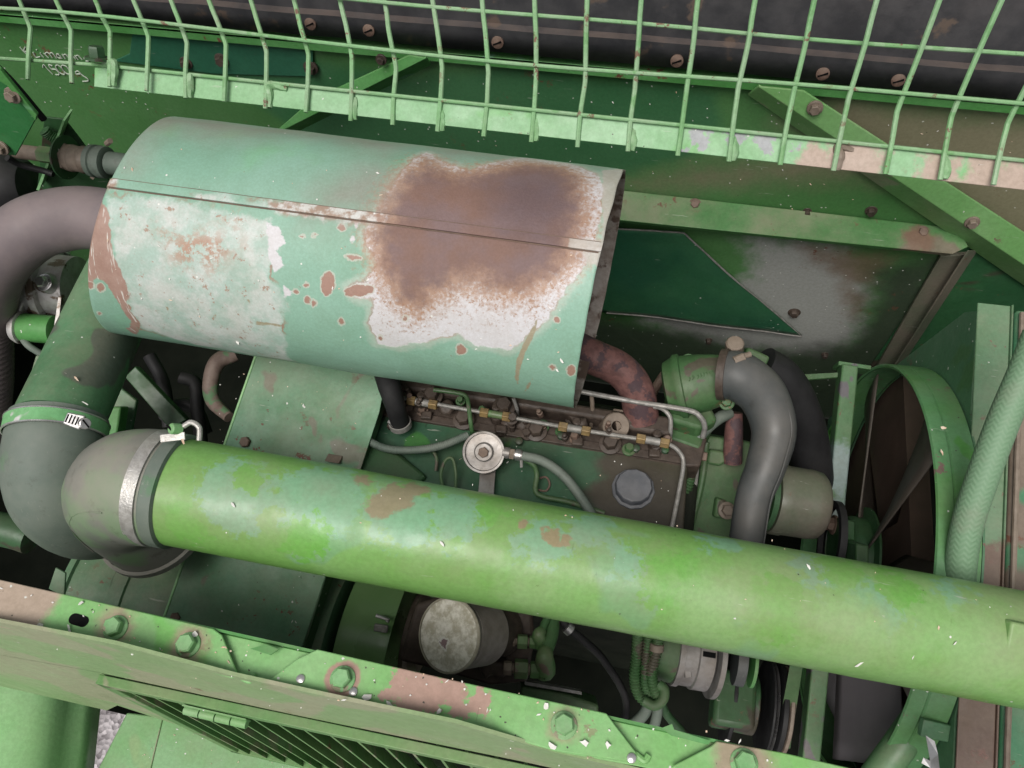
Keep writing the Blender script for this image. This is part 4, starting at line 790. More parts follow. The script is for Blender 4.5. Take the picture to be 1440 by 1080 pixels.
M_rtop = paint('radiator_frame_paint', (.095, .20, .10), (.125, .23, .13), (.18, .19, .13), dust=.35, rust=.5, fleck=.5, scale=8, rustcol=(.25, .13, .10),
   spots=[((.14, .09, .07), [(tA+V((.03, -.40, -.08)), .05), (tA+V((.02, -.50, -.11)), .08), (tA+V((.03, -.62, -.14)), .09)], .06, .01)])
obj('top_frame', b, M_rtop, shd, bevel=.0015)
ra = thing('radiator', 'weathered green radiator tank with rusty patches behind the braided hose', 'radiator', (.6, .5, 1.2))
b = B(); tt = V((ws+.010, 0, -.003)); prism([tA+tt, tB+tt, tB+tt+V((.14, 0, 0)), tA+tt+V((.14, 0, 0))], (0, 0, -.10), b)
obj('tank', b, paint('tank_paint', (.055, .20, .10), (.075, .23, .12), (.17, .13, .10), dust=.3, rust=.6, fleck=.4, scale=5, patch=.55), ra, bevel=.006, seg=3)
obj('tank_seam', tube([tA+tt+V((.006, -.01, .004)), tB+tt+V((.006, 0, .004))], .004, 8, 20), M_fit, ra)
obj('core', wbox(SX+.012, SX+.05, .12, .92, 1.2, 1.68), plain('rusty_radiator_core', (.075, .05, .036), (.105, .068, .05), .8, 0, 8, bump=.8), ra)
fan = thing('fan', 'dark radiator fan with broad blades inside the shroud ring', 'fan', (.47, FCY, FCZ))
M_blade = plain('dull_blade', (.06, .05, .04), (.085, .07, .058), .5, 0, 10, dust=.3, dustcol=(.12, .10, .08)); M_blade2 = plain('grey_blade', (.16, .145, .155), (.19, .175, .18), .55, 0, 8)
for k in range(6):
    a = k*math.pi/3+.09; r_ = V((0, math.cos(a), math.sin(a))); t = V((0, -math.sin(a), math.cos(a))); b = B(); vv = []; ff = []
    for i in range(9):
        rr = .07+(FR-.095)*i/8; wd = .045+.055*(i/8)
        for j in range(7): s_ = (j/6-.5)*2; vv.append(V((.492, FCY, FCZ))+r_*rr+t*(wd*s_)+V((-.034*s_*(1-.35*i/8)-.008*(1-s_*s_), 0, 0)))
    for i in range(8):
        for j in range(6): a_ = i*7+j; ff.append([a_, a_+1, a_+8, a_+7])
    obj('blade', b.add(vv, ff), M_blade2 if k in (3, 4) else M_blade, fan, solid=.003)
obj('hub', lathe((.445, FCY, FCZ), (1, 0, 0), [(0, .02), (0, .075), (.008, .08), (.03, .08), (.032, .10), (.036, .10)], 40), M_dark, fan)
for k in range(4):
    a = k*math.pi/2+.4; obj('bolt', bolt((.445, FCY+.055*math.cos(a), FCZ+.055*math.sin(a)), (-1, 0, 0), .009, .008), M_fit, fan)
# braided hose over the radiator
N = NT('braided_hose'); uv = N.new('ShaderNodeUVMap'); sp_ = N.new('ShaderNodeSeparateXYZ'); N.put(sp_.inputs[0], uv.outputs[0])
vt = N.op('MULTIPLY', sp_.outputs[1], 9); saw = N.op('ABSOLUTE', N.op('SUBTRACT', N.op('FRACT', vt), .5))
wv = N.op('SINE', N.op('ADD', N.op('MULTIPLY', sp_.outputs[0], 820), N.op('MULTIPLY', saw, 9)))
c = N.mix(N.ramp(wv, -1, 1), (.14, .245, .14), (.16, .265, .158)); c = N.mix(N.ramp(N.noise(12, 4), .5, .7, 0, .5), c, (.21, .22, .16)); N.bump(wv, .3, .0006); M_braid = N.out(c, .6)
bh = [PD(1462, 470, 1.0), PD(1440, 525, 1.005), PD(1412, 590, 1.015), PD(1384, 665, 1.025), PD(1360, 740, 1.04), PD(1350, 810, 1.055), PD(1352, 880, 1.08)]
hose('braided_hose', bh, .0198, M_braid, 'pale green braided hose lying across the radiator frame', n=28)
hose('lower_radiator_hose', [PD(1335, 930, 1.13), PD(1318, 965, 1.13), PD(1285, 1020, 1.13), PD(1235, 1090, 1.13), PD(1200, 1140, 1.14)], [.021, .022, .023, .023, .023], paint('lower_hose', (.075, .18, .08), (.10, .22, .10), (.13, .115, .08), dust=.35, rust=.2, fleck=.1, scale=12), 'dull green lower hose curving away beneath the intake pipe', n=26)
lb = thing('hose_latch', 'bent green latch bracket below the pipe next to the lower hose', 'bracket', PD(1315, 1020, 1.09))
obj('plate', prism([PD(*q) for q in [(1290, 995, 1.09), (1302, 968, 1.09), (1330, 985, 1.085), (1338, 1022, 1.08), (1330, 1044, 1.075), (1296, 1036, 1.08)]], IMG(0, 0, -.006)), M_dull, lb, bevel=.0015)
obj('fold', box(PD(1314, 1026, 1.072), (IMG(1, .22), IMG(-.22, 1), IMG(0, 0, 1)), (.020, .012, .005)), M_dull, lb, bevel=.0015)
obj('slot', box(PD(1316, 1003, 1.078), (IMG(1, .1), IMG(-.1, 1), IMG(0, 0, 1)), (.013, .0045, .0012)), M_void, lb)
fl = PD(1308, 1066, 1.02); b = B(); vv = [fl+IMG(x, y, z) for x, y, z in [(-.006, -.030, 0), (.004, -.024, .003), (.009, -.006, .002), (.014, .03, .0), (-.004, .032, .004), (-.003, .010, .006), (-.012, .006, .001), (-.010, -.002, .002), (-.004, .0, .007)]]
obj('foil_scrap', b.add(vv, [[0, 1, 2, 8], [8, 2, 3, 5], [5, 3, 4], [7, 8, 5, 6]]), M_steel, smooth=0, solid=.0006, label='torn scrap of shiny foil below the green latch bracket', cat='foil')
# ---------------------------------------------------------------- below the pipe: oil filter, fittings, alternator, cables
fT = PD(631, 893, 1.075); fax = (IMG(-.50, -.21, .84)).normalized()
M_ftop = M_cream
of = thing('oil_filter', 'mud caked cream spin-on oil filter below the intake pipe', 'filter', fT-fax*.1)
b = B(); lathe(fT-fax*.085, fax, [(0, .042), (.002, .049), (.072, .049), (.0735, .047), (.075, .049), (.078, .0505), (.082, .0503), (.0845, .0475), (.085, .0465)], 64, b, cap=False)
obj('can', b, plain('filter_can', (.20, .175, .155), (.29, .26, .235), .6, 0, 45, dust=.4, bump=.5), of)
b = B(); a_, u_, v_ = frame(fax); vv = [fT]; ff = []; nr, nn2 = 14, 64
for i in range(1, nr+1):
    for k in range(nn2):
        t = 2*math.pi*k/nn2; r_ = .0487*i/nr; p = fT+(u_*math.cos(t)+v_*math.sin(t))*r_; h_ = .002*(1-(i/nr)**2)+.0012*mnoise.noise(p*60)*(1 if i < nr else 0); vv.append(p+fax*h_)
for k in range(nn2): ff.append([0, 1+k, 1+(k+1) % nn2])
for i in range(nr-1):
    for k in range(nn2): a = 1+i*nn2+k; c_ = 1+i*nn2+(k+1) % nn2; ff.append([a, a+nn2, c_+nn2, c_])
N = NT('filter_top_mud'); c = N.mix(N.ramp(N.noise(70, 6, .7), .38, .64), (.42, .385, .29), (.72, .69, .60)); c = N.mix(N.ramp(N.noise(38, 6, .75, off=3), .60, .66), c, (.62, .60, .54))
dd = N.op('ADD', N.op('SUBTRACT', .009, N.dist(fT+IMG(-.010, .010, .006))), N.op('MULTIPLY', N.op('SUBTRACT', N.noise(160, 4, .7), .5), .012))
c = N.mix(N.ramp(dd, -.003, -.0015), c, (.66, .64, .58)); c = N.mix(N.ramp(dd, -.0006, .0006), c, (.24, .16, .165)); N.bump(N.noise(90, 6, .7), .8, .002); N.out(c, .7)
obj('dome', b.add(vv, ff), N.m, of, smooth=60)
obj('rolled_rim', lathe(fT-fax*.003, fax, [(0, .0493), (.0008, .0517), (.003, .0521), (.0046, .0509), (.005, .0485)], 64, cap=False), M_cream, of)
fb = fT-fax*.085
hb = thing('filter_head', 'oily brown cast filter mount with green splashed hydraulic fittings', 'mount', fb-V((0, 0, .06)))
obj('casting', prism([PD(*q) for q in [(640, 835, 1.18), (748, 850, 1.18), (752, 900, 1.18), (742, 960, 1.18), (690, 965, 1.18), (600, 940, 1.18), (560, 930, 1.18), (585, 850, 1.18)]], IMG(0, 0, -.1)), M_head, hb, bevel=.006)
obj('neck', lathe(fb, -fax, [(0, .038), (.012, .042), (.05, .042)], 40), M_head, hb)
obj('lobe', prism([PD(*q) for q in [(672, 940, 1.15), (692, 930, 1.15), (715, 935, 1.15), (710, 955, 1.15), (690, 950, 1.15), (682, 958, 1.15)]], IMG(0, 0, -.05)), M_head, hb, bevel=.005)
def fitting(par, px, py, d, s, el_to, rr):
    p = PD(px, py, d); a = IMG(1, .06, 0).normalized(); L = 0
    for k, (ln_, r_, m_) in enumerate(((.010*s, .0085*s, M_fit), (.003*s, .006*s, M_fit), (.016*s, .0115*s, M_fitg), (.003*s, .007*s, M_fit), (.012*s, .010*s, M_fitg))):
        obj('hex_nut' if r_ > .008*s else 'neck', lathe(p+a*L, a, [(0, r_*.93), (.001, r_), (ln_-.001, r_), (ln_, r_*.93)], 6 if r_ > .008*s else 14), m_, par, bevel=.0006); L += ln_
    q = p+a*(L+.006*s); obj('elbow', tube([p+a*L, q, PD(*el_to[0]), PD(*el_to[1])], [.0105*s, .0125*s, .011*s, .008*s], 14, 6), M_fitg, par, smooth=60)
    obj('pipe', tube([PD(*e) for e in el_to[1:]], rr, 12, 6), M_castgreen, par, smooth=60)
fitting(hb, 716, 901, 1.155, .95, [(758, 893, 1.145), (762, 886, 1.15), (768, 872, 1.16), (775, 855, 1.17)], .006)
fitting(hb, 708, 939, 1.145, 1.25, [(766, 925, 1.135), (768, 912, 1.145), (775, 890, 1.16), (778, 862, 1.18)], .0115)
obj('stem', tube([PD(607, 830, 1.2), PD(612, 850, 1.2)], [.003, .006], 10, 2), M_castgreen, hb)
gb = thing('junction_box', 'flat green box lid under the front rail near the hydraulic fittings', 'box', PD(790, 985, 1.22))
obj('lid', prism([PD(*q) for q in [(733, 966, 1.2), (800, 978, 1.2), (842, 992, 1.2), (842, 1012, 1.2), (732, 990, 1.2)]], IMG(0, 0, -.04)), M_castgreen, gb, bevel=.004)
obj('strip', prism([PD(*q) for q in [(738, 958, 1.2), (818, 973, 1.2), (818, 977, 1.2), (738, 963, 1.2)]], IMG(0, 0, -.01)), M_oldsteel, gb)
hose('battery_cable', [PD(788, 868, 1.18), PD(800, 884, 1.18), PD(822, 902, 1.2), PD(850, 930, 1.24), PD(880, 985, 1.3), PD(870, 1040, 1.32)], .0065, M_black, 'black cable with a steel clip hanging below the intake pipe', 'cable')
obj('cable_clip', lathe(PD(796, 881, 1.178), PD(806, 890, 1.178)-PD(796, 881, 1.178), [(0, .008), (.001, .0095), (.010, .0095), (.011, .008)], 16), M_steel, label='small steel clip around the black cable', cat='clip')
al0 = PD(896, 905, 1.26); al1 = PD(1014, 925, 1.26); aa = (al1-al0).normalized()
alt = thing('alternator', 'alternator of green painted and bare aluminium below the intake pipe', 'alternator', al0)
obj('rear_cover', lathe(al0, aa, [(0, .02), (.002, .048), (.012, .052), (.058, .052), (.06, .050)], 40), M_castgreen, alt, smooth=40)
obj('stator_band', lathe(al0+aa*.058, aa, [(0, .052), (.001, .056), (.010, .056), (.011, .052)], 40), M_alu, alt)
obj('front_housing', lathe(al0+aa*.069, aa, [(0, .053), (.02, .053), (.022, .0565), (.046, .0565), (.05, .050)], 40), M_alu, alt)
obj('fan_disc', lathe(al0+aa*.121, aa, [(0, .06), (.001, .066), (.009, .066), (.010, .06)], 40), M_alu, alt)
for k in range(7): a = k*.45+2.2; a_, u_, v_ = frame(aa); r_ = u_*math.cos(a)+v_*math.sin(a); obj('vent', box(al0+aa*.103+r_*.0568, (aa, r_.cross(aa), r_), (.010, .004, .0012)), M_void, alt)
for k in range(2): obj('ear', box(PD(966+k*26, 938, 1.215), (IMG(.1, 1), IMG(1, -.1), IMG(0, 0, 1)), (.016, .006, .006)), M_alu, alt, bevel=.002)
cnd = [([(898, 870, 1.2), (896, 920, 1.2), (893, 955, 1.2), (900, 978, 1.2), (918, 990, 1.2), (928, 985, 1.195)], .009), ([(914, 875, 1.195), (908, 930, 1.19), (908, 965, 1.19), (918, 980, 1.19), (926, 974, 1.19)], .007), ([(928, 872, 1.19), (923, 915, 1.185), (916, 945, 1.185), (920, 968, 1.185), (928, 985, 1.185)], .0085)]
for k, (P, r_) in enumerate(cnd): hose('cable_conduit', [PD(*q) for q in P], r_, M_castgreen, ['ribbed green conduit looping down, outermost of the bundle by the alternator', 'ribbed green conduit in the middle of the bundle by the alternator', 'ribbed green conduit against the alternator body'][k], 'conduit', rib=(.0048, .0011), group='ribbed conduits by the alternator')
obj('conduit_clip', lathe(PD(924, 905, 1.185), IMG(-.1, 1), [(0, .0095), (.001, .011), (.011, .011), (.012, .0095)], 16), M_fit, label='grey clip holding the ribbed conduit on the alternator', cat='clip')
obj('cable_knot', tube([PD(905, 985, 1.18), PD(920, 992, 1.175), PD(932, 984, 1.175), PD(934, 970, 1.18), PD(926, 962, 1.185)], .008, 12, 8), M_castgreen, smooth=60, label='green loop of tied cable at the foot of the conduit bundle', cat='cable')
for k, P in enumerate(([(915, 985, 1.2), (905, 1005, 1.22), (885, 1022, 1.24), (850, 1040, 1.26)], [(925, 985, 1.19), (924, 1005, 1.2), (918, 1030, 1.22), (915, 1060, 1.24)], [(928, 985, 1.2), (938, 1005, 1.22), (960, 1030, 1.26), (990, 1060, 1.3)])):
    hose('cable_tail', [PD(*q) for q in P], .009-.001*k, M_rubberg if k < 2 else M_dark, ['dull grey green cable tail running left from the tied conduit loop', 'dull grey green cable tail hanging straight below the tied conduit loop', 'dark cable tail running from the tied conduit loop towards the pulleys'][k], 'cable', group='cable tails under the conduits')
cp = thing('crank_pulley', 'dark stacked belt pulleys at the front end of the engine', 'pulley', PD(1070, 990, 1.36))
ca = PD(1030, 985, 1.34)
for px, r_, wd, m_ in ((1020, .075, .008, M_black), (1032, .05, .035, M_dark), (1072, .082, .006, M_black), (1079, .080, .003, M_steel), (1086, .078, .010, M_black), (1096, .074, .008, M_fit)):
    x_ = PD(px, 985, 1.34).x; obj('pulley_disc', lathe((x_, ca.y, ca.z), (1, 0, 0), [(0, r_*.7), (.0005, r_*.97), (.0015, r_), (wd-.0015, r_), (wd, r_*.97), (wd, r_*.5)], 48), m_, cp)
obj('idler', lathe(PD(1055, 935, 1.22), (1, 0, 0), [(0, .02), (.001, .034), (.006, .034), (.007, .02)], 32), M_green, cp)
obj('upper_disc', lathe(PD(1032, 930, 1.22), (1, 0, 0), [(0, .02), (.001, .036), (.016, .036), (.017, .02)], 32), M_hoseg, cp)
obj('drive_belt', prism([PD(*q) for q in [(1112, 930, 1.24), (1124, 932, 1.24), (1106, 1052, 1.3), (1090, 1048, 1.3)]], (.006, 0, 0)), M_castgreen, label='green overspray coated drive belt running down past the pulleys', cat='belt')
obj('tensioner_block', box(PD(1030, 985, 1.30), (V((1, .05, 0)), V((0, 1, 0)), V((0, 0, 1))), (.034, .045, .03)), M_dark, bevel=.008, label='dark green cast block between the alternator and the stacked pulleys', cat='casting')

# ---------------------------------------------------------------- left side of the bay
M_alu2 = plain('bright_cast_aluminium', (.42, .40, .38), (.60, .59, .58), .42, .55, 45, dust=.55, bump=.5, dustcol=(.20, .15, .11), c3=(.16, .115, .085), patch=.55)
ag = thing('starter_motor', 'aluminium and green cased motor casting between exhaust elbow and duct', 'motor', PY(60, 430, .62))
c0 = PD(18, 398, 1.42); c1_ = PD(112, 404, 1.42); ca_ = (c1_-c0).normalized()
obj('casting', lathe(c0, ca_, [(0, .03), (.002, .058), (.03, .066), (.034, .061), (.062, .063), (.066, .069), (.078, .069), (.08, .058), (.12, .056), (.122, .03)], 40), M_alu2, ag, smooth=40)
for k in range(5):
    a = -1.2+k*.6; a_, u_, v_ = frame(ca_); r_ = u_*math.cos(a+2.6)+v_*math.sin(a+2.6); obj('rib', box(c0+ca_*.05+r_*.064, (ca_, r_.cross(ca_), r_), (.016, .004, .006)), M_alu2, ag, bevel=.002)
    if k in (1, 3): obj('bolt', bolt(c0+ca_*.072+r_*.069, r_, .010, .009), M_steel, ag)
obj('through_bolt', bolt(PD(63, 397, 1.345), IMG(-.2, -.05, 1), .0105, .010), M_steel, ag)
obj('boss', lathe(PD(64, 398, 1.36), IMG(-.2, -.05, 1), [(-.02, .02), (0, .018), (.008, .016)], 24), M_alu2, ag)
obj('ear', prism([PD(*q) for q in [(18, 408, 1.37), (28, 406, 1.37), (33, 425, 1.37), (28, 440, 1.37), (17, 440, 1.37)]], IMG(0, 0, -.02)), M_alu2, ag, bevel=.003)
s0_, s1_ = PD(28, 460, 1.38), PD(78, 464, 1.38)
obj('solenoid', lathe(s0_, s1_-s0_, [(0, .02), (.001, .024), (.004, .0255), (.062, .0255), (.064, .02)], 36), M_green, ag)
obj('end_ring', lathe(s0_-(s1_-s0_)*.12, s1_-s0_, [(0, .026), (.008, .030), (.012, .030), (.014, .0255)], 36), M_alu2, ag)
obj('heat_plate', prism([PD(*q) for q in [(82, 418, 1.33), (86, 418, 1.33), (80, 478, 1.33), (74, 496, 1.33), (73, 480, 1.33)]], IMG(0, 0, -.05)), M_alu2, ag)
hose('starter_cable', [PD(28, 470, 1.38), PD(40, 486, 1.37), PD(62, 500, 1.38)], .006, M_rubberg, 'dull green cable curling under the motor casting', 'cable')
cpn = thing('pipe_coupling', 'dust covered pipe coupling with clamp passing through a green bracket', 'coupling', PY(95, 222, .90))
k0, k1 = PY(20, 212, .88), PY(175, 232, .88); ka = (k1-k0).normalized(); kL = (k1-k0).length
kp = lambda px: k0.lerp(k1, (px-20)/155)
obj('tail_pipe', cyl(kp(22), kp(62), .0135, n=20), M_fit, cpn); obj('nut', cyl(kp(58), kp(78), .016, n=6), M_fitg, cpn)
obj('flange_disc', lathe(kp(92), ka, [(0, .012), (.001, .040), (.004, .040), (.005, .012)], 40), M_dark, cpn)
obj('hex', lathe(kp(84), ka, [(0, .024), (.001, .0265), (.02, .0265), (.021, .024)], 6), M_fit, cpn, bevel=.001)
obj('body', lathe(kp(97), ka, [(0, .024), (.012, .025), (.014, .0235), (.03, .0235), (.033, .0255), (.036, .0235), (.05, .024)], 32), M_fit, cpn, smooth=40)
obj('clamp', lathe(kp(128), ka, [(0, .025), (.002, .029), (.012, .030), (.014, .027), (.018, .027), (.02, .030), (.034, .029), (.036, .024)], 32), M_rubberg, cpn, smooth=30)
for dx, dy in ((150, 202), (128, 247)): obj('clamp_bolt', tube([PY(dx, dy, .865), PY(dx+5, dy+3 if dy > 220 else dy-4, .865)], .005, 8, 2), M_fit, cpn)
obj('outlet', cyl(kp(155), kp(190), .021, n=24), M_rubberg, cpn)
lbk = [PY(*q, .93) for q in [(62, 165), (90, 168), (112, 196), (175, 285), (52, 268)]]
lk_ = thing('coupling_bracket', 'thin bent green bracket plate carrying the pipe coupling', 'bracket', lbk[4])
obj('plate', prism(lbk, (0, .004, 0)), M_dark, lk_, bevel=.001)
obj('bright_edge', prism([PY(*q, .90) for q in [(88, 169), (91, 170), (55, 268), (51, 267)]], (0, .03, 0)), M_pale, lk_)
obj('spring', tube([PY(62, 183, .915), PY(70, 190, .915), PY(84, 198, .915)], .010, 14, 10, rib=(.004, .0012)), M_dark, cpn)
lp = [PY(*q, .80) for q in [(-80, 60), (10, 118), (50, 168), (22, 219), (-80, 205)]]
gp = thing('side_cover', 'flat dark green cover plate with a bolted lip beside the coupling bracket', 'panel', lp[3])
M_side = paint('side_cover_paint', (.03, .16, .045), (.04, .19, .06), None, dust=.1, rust=.1, fleck=.1, scale=4, rough=.4)
obj('plate', prism(lp, (0, .006, 0)), M_side, gp, bevel=.001)
obj('lip', prism([PY(*q, .795) for q in [(-80, 48), (0, 98), (52, 162), (50, 170), (10, 121), (-80, 64)]], (0, .006, 0)), M_green, gp, bevel=.001)
for px, py in ((18, 134), (2, 208)): obj('bolt', bolt(PY(px, py, .795), (0, -1, .3), .009, .008), M_fit, gp)
obj('stay_rod', tube([PY(-60, 50, .86), PY(5, 103, .86), PY(62, 168, .86)], .006, 10, 8), M_black, label='black stay rod running above the flat green cover plate', cat='rod')
obj('black_cable', tube([PY(10, 222, .86), PY(30, 232, .87), PY(60, 240, .88), PY(75, 245, .88)], .006, 10, 6), M_black, label='black cable running under the pipe coupling', cat='cable')
obj('air_bottle', lathe(PY(-10, 262, .95), (1, .2, 0), [(-.1, .07), (0, .075), (.06, .07), (.085, .05), (.09, .0)], 36), M_black, label='round black can behind the exhaust elbow', cat='can')
# clutter seen in the gap between duct, shield and belt guard
hp = [PD(330, 497, 1.33), PD(305, 510, 1.32), PD(296, 540, 1.31), PD(300, 565, 1.30), PD(322, 587, 1.28)]
hose('brown_pipe', hp, [.014, .014, .013, .012, .009], plain('flaked_brown_green', (.16, .11, .09), (.24, .18, .15), .6, 0, 50, bump=.5, c3=(.12, .22, .11), patch=.56), 'brown pipe with flaking green paint hooking down by the belt guard', 'pipe', n=20)
gs = thing('gearbox_stay', 'green flat stay with a bolted block between the duct and the rubber bend', 'bracket', PD(170, 620, 1.3))
obj('stay', prism([PD(*q) for q in [(165, 542, 1.36), (192, 563, 1.36), (178, 640, 1.34), (140, 640, 1.34)]], IMG(0, 0, -.01)), M_dull, gs, bevel=.002)
obj('block', prism([PD(*q) for q in [(152, 572, 1.32), (170, 572, 1.32), (160, 640, 1.30), (140, 640, 1.30)]], IMG(0, 0, -.03)), M_green, gs, bevel=.003)
obj('cross_member', prism([PD(*q) for q in [(175, 530, 1.46), (190, 515, 1.46), (262, 590, 1.46), (240, 605, 1.46)]], IMG(0, 0, -.02)), M_dark, label='dark green diagonal member deep in the gap below the muffler shield', cat='brace', bevel=.002)
obj('rear_strut', prism([PD(*q) for q in [(50, 500, 1.34), (62, 500, 1.34), (38, 590, 1.32), (24, 590, 1.32)]], IMG(0, 0, -.02)), M_dull, label='narrow dull green strut left of the round intake duct', cat='strut', bevel=.002)
for k, P in enumerate(([(255, 530, 1.5), (275, 540, 1.5), (278, 580, 1.5), (285, 640, 1.5)], [(230, 590, 1.52), (250, 570, 1.52), (275, 575, 1.52), (290, 610, 1.52)], [(210, 500, 1.55), (230, 540, 1.55), (238, 600, 1.55)])):
    hose('deep_hose', [PD(*q) for q in P], .013, M_black, ['black hose dropping straight beside the flaking brown pipe, deep in the gap', 'black hose arching over the gap below the muffler shield', 'black hose beside the dark diagonal member, deep in the gap'][k], group='black hoses deep in the bay')
hose('lower_left_pipe', [PD(-20, 740, 1.2), PD(20, 748, 1.2), PD(45, 756, 1.2)], .026, M_dark, 'dark green pipe stub beside the grey green rubber elbow', 'pipe', n=24)
obj('lower_flap', prism([PD(*q) for q in [(68, 828, 1.15), (78, 798, 1.15), (92, 806, 1.15), (90, 840, 1.15)]], IMG(0, 0, -.004)), M_dull, label='small dull green flap left of the drum housing', cat='flap', bevel=.001)

# ---------------------------------------------------------------- dark tub around the engine
tub = thing('engine_tub', 'sheet floor and sides of the engine bay, coloured near black for shade', 'tub', (0, .6, 1.02))
M_tub = plain('shade_black_tub', (.005, .007, .005), (.009, .011, .008), .65, 0, 12, dust=.15, dustcol=(.018, .015, .012), spec=.04)  # near black stands in for shade in the bay and behind the slats
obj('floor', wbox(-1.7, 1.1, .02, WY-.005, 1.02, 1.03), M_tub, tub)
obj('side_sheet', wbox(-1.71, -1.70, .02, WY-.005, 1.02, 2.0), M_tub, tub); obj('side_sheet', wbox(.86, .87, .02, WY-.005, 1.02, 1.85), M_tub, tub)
obj('corner_shade_sheet', wbox(.60, .86, WY-.0032, WY-.0012, 1.03, 1.80), paint('corner_shade_paint', (.025, .10, .04), (.035, .12, .045), (.06, .05, .035), dust=.1, rust=.2, fleck=.1, scale=5), tub)  # dark sheet laid over the wall as painted corner shadow

# ---------------------------------------------------------------- front rail and side panel
RZ = 2.15
M_rail = paint('rail_paint', (.175, .42, .125), (.215, .46, .17), (.15, .43, .095), dust=.16, rust=.25, fleck=.85, scale=9, rustcol=(.35, .20, .15), dustcol=(.42, .35, .27),
   spots=[((.36, .215, .17), [(PZ(482, 955, RZ), .019)], .010, .002), ((.40, .25, .20), [(PZ(575, 972, RZ), .024), (PZ(605, 972, RZ), .022), (PZ(640, 985, RZ), .018), (PZ(672, 990, RZ), .012), (PZ(560, 990, RZ), .012)], .085, .0025),
          ((.40, .31, .24), [(PZ(20, 845, RZ), .05), (PZ(-20, 850, RZ), .06)], .03, .008), ((.33, .27, .18), [(PZ(1045, 1072, RZ), .03), (PZ(163, 880, RZ), .02), (PZ(265, 905, RZ), .02), (PZ(793, 1020, RZ), .014)], .03, .010)])
fr = thing('front_rail', 'pale green flanged edge rail with hex bolts and rust stains along the bay opening', 'rail', PZ(500, 950, RZ-.02))
Zt = V((0, 0, -.0035))
obj('base_strip', prism([PZ(*q, RZ-.009) for q in [(-80, 801), (300, 888), (860, 1013), (1020, 1047), (1700, 1200), (1700, 1247), (900, 1078), (780, 1056), (480, 982), (340, 954), (-80, 864)]], V((0, 0, -.004))), M_rail, fr, bevel=.001)
plA = [(-80, 797), (150, 849), (300, 884), (312, 893), (334, 948), (328, 954), (160, 911), (-80, 862)]
plB = [(418, 926), (446, 913), (640, 957), (840, 1000), (853, 1003), (864, 1018), (895, 1058), (893, 1072), (780, 1056), (640, 1015), (480, 983), (376, 958)]
plC = [(1000, 1049), (1008, 1042), (1100, 1058), (1260, 1095), (1700, 1192), (1700, 1247), (960, 1090), (944, 1078)]
for P in (plA, plB, plC): obj('top_plate', prism([PZ(*q, RZ) for q in P], Zt), M_rail, fr, bevel=.0012)
# turned-down tabs at the cut corners and back lip
for P in ([(336, 950), (352, 957), (357, 947)], [(893, 1060), (906, 1070), (912, 1062)]): obj('tab', tube([PZ(*q, RZ-.006) for q in P], .0035, 8, 5), M_rail, fr)
obj('back_lip', prism([PZ(-80, 798, RZ-.0042), PZ(1700, 1194, RZ-.0042), PZ(1700, 1194, RZ-.0042)-V((0,0,.026)), PZ(-80, 798, RZ-.0042)-V((0,0,.026))], (0, -.003, 0)), M_green, fr)
for px, py in ((163, 883), (265, 907), (482, 955), (793, 1020), (1046, 1073)): obj('bolt', bolt(PZ(px, py, RZ), (0, 0, 1), .0105, .010, washer=1.3, rot=px*.1), M_bolt, fr)
sl0, sl1 = PZ(104, 870, RZ+.0006), PZ(117, 874, RZ+.0006); b = B(); dv = (sl1-sl0).normalized(); sv = V((-dv.y, dv.x, 0)); P = []
for k in range(9): a = math.pi/2+math.pi*k/8; P.append(sl0+(dv*math.cos(a)+sv*math.sin(a))*.006)
for k in range(9): a = -math.pi/2+math.pi*k/8; P.append(sl1+(dv*math.cos(a)+sv*math.sin(a))*.006)
obj('slot', prism(P, (0, 0, -.002)), M_void, fr)
for px, py in ((423, 955), (497, 973), (888, 1066)): obj('rivet', lathe(PZ(px, py, RZ), (0, 0, 1), [(0, .005), (.002, .0045), (.003, .002), (.003, 0)], 14), M_steel, fr)
for P in ([(352, 912), (374, 906), (392, 913), (380, 921)], [(930, 1024), (945, 1018), (948, 1026), (1000, 1042), (996, 1047), (944, 1034)]):
    obj('clip_tab', prism([PZ(*q, RZ+.004) for q in P], (0, 0, -.002)), M_green, fr)
# side panel below the rail
sp_t = thing('outer_skirt', 'dusty tan and green sloping outer side panel under the front rail', 'panel', FW(300, 985))
fw = lambda L: [FW(*q) for q in L]
nrm = V((0, -1, .08)).normalized()
obj('upper_sheet', prism(fw([(-90, 858), (160, 906), (330, 951), (480, 984), (640, 1017), (780, 1058), (900, 1086), (1600, 1242), (1600, 1264), (1000, 1130), (740, 1072), (408, 1004), (140, 946), (-90, 905)]), -nrm*.004), M_dusty, sp_t)
obj('lower_sheet', prism(fw([(-90, 904.5), (140, 945.5), (215, 985), (330, 1040), (270, 1026), (165, 992), (150, 999), (-90, 944)]), -nrm*.004), M_dusty, sp_t)
dr = thing('louvre_door', 'hinged green louvred door with upright slats below the front rail', 'door', FW(400, 1065))
top = [(140, 948), (218, 966), (333, 992), (449, 1016), (569, 1041), (697, 1067), (820, 1092)]
tl = fw(top); dnv = (FW(390, 1066)-FW(143, 950)); dnl = dnv.length
vdir = V((.02, -.08, -1)).normalized(); LD = .52; off = nrm*.012
obj('top_bar', prism([tl[0]+off, tl[-1]+off, tl[-1]+off+vdir*.018, tl[0]+off+vdir*.018], -nrm*.012), M_slat, dr, bevel=.001)
obj('side_bar', prism([tl[0]+off, tl[0]+off+V((.020, 0, 0)), tl[0]+off+V((.020, 0, 0))+vdir*LD, tl[0]+off+vdir*LD], -nrm*.012), M_slat, dr, bevel=.001)
obj('bottom_bar', prism([tl[0]+off+vdir*(LD-.02), tl[-1]+off+vdir*(LD-.02), tl[-1]+off+vdir*LD, tl[0]+off+vdir*LD], -nrm*.012), M_slat, dr, bevel=.001)
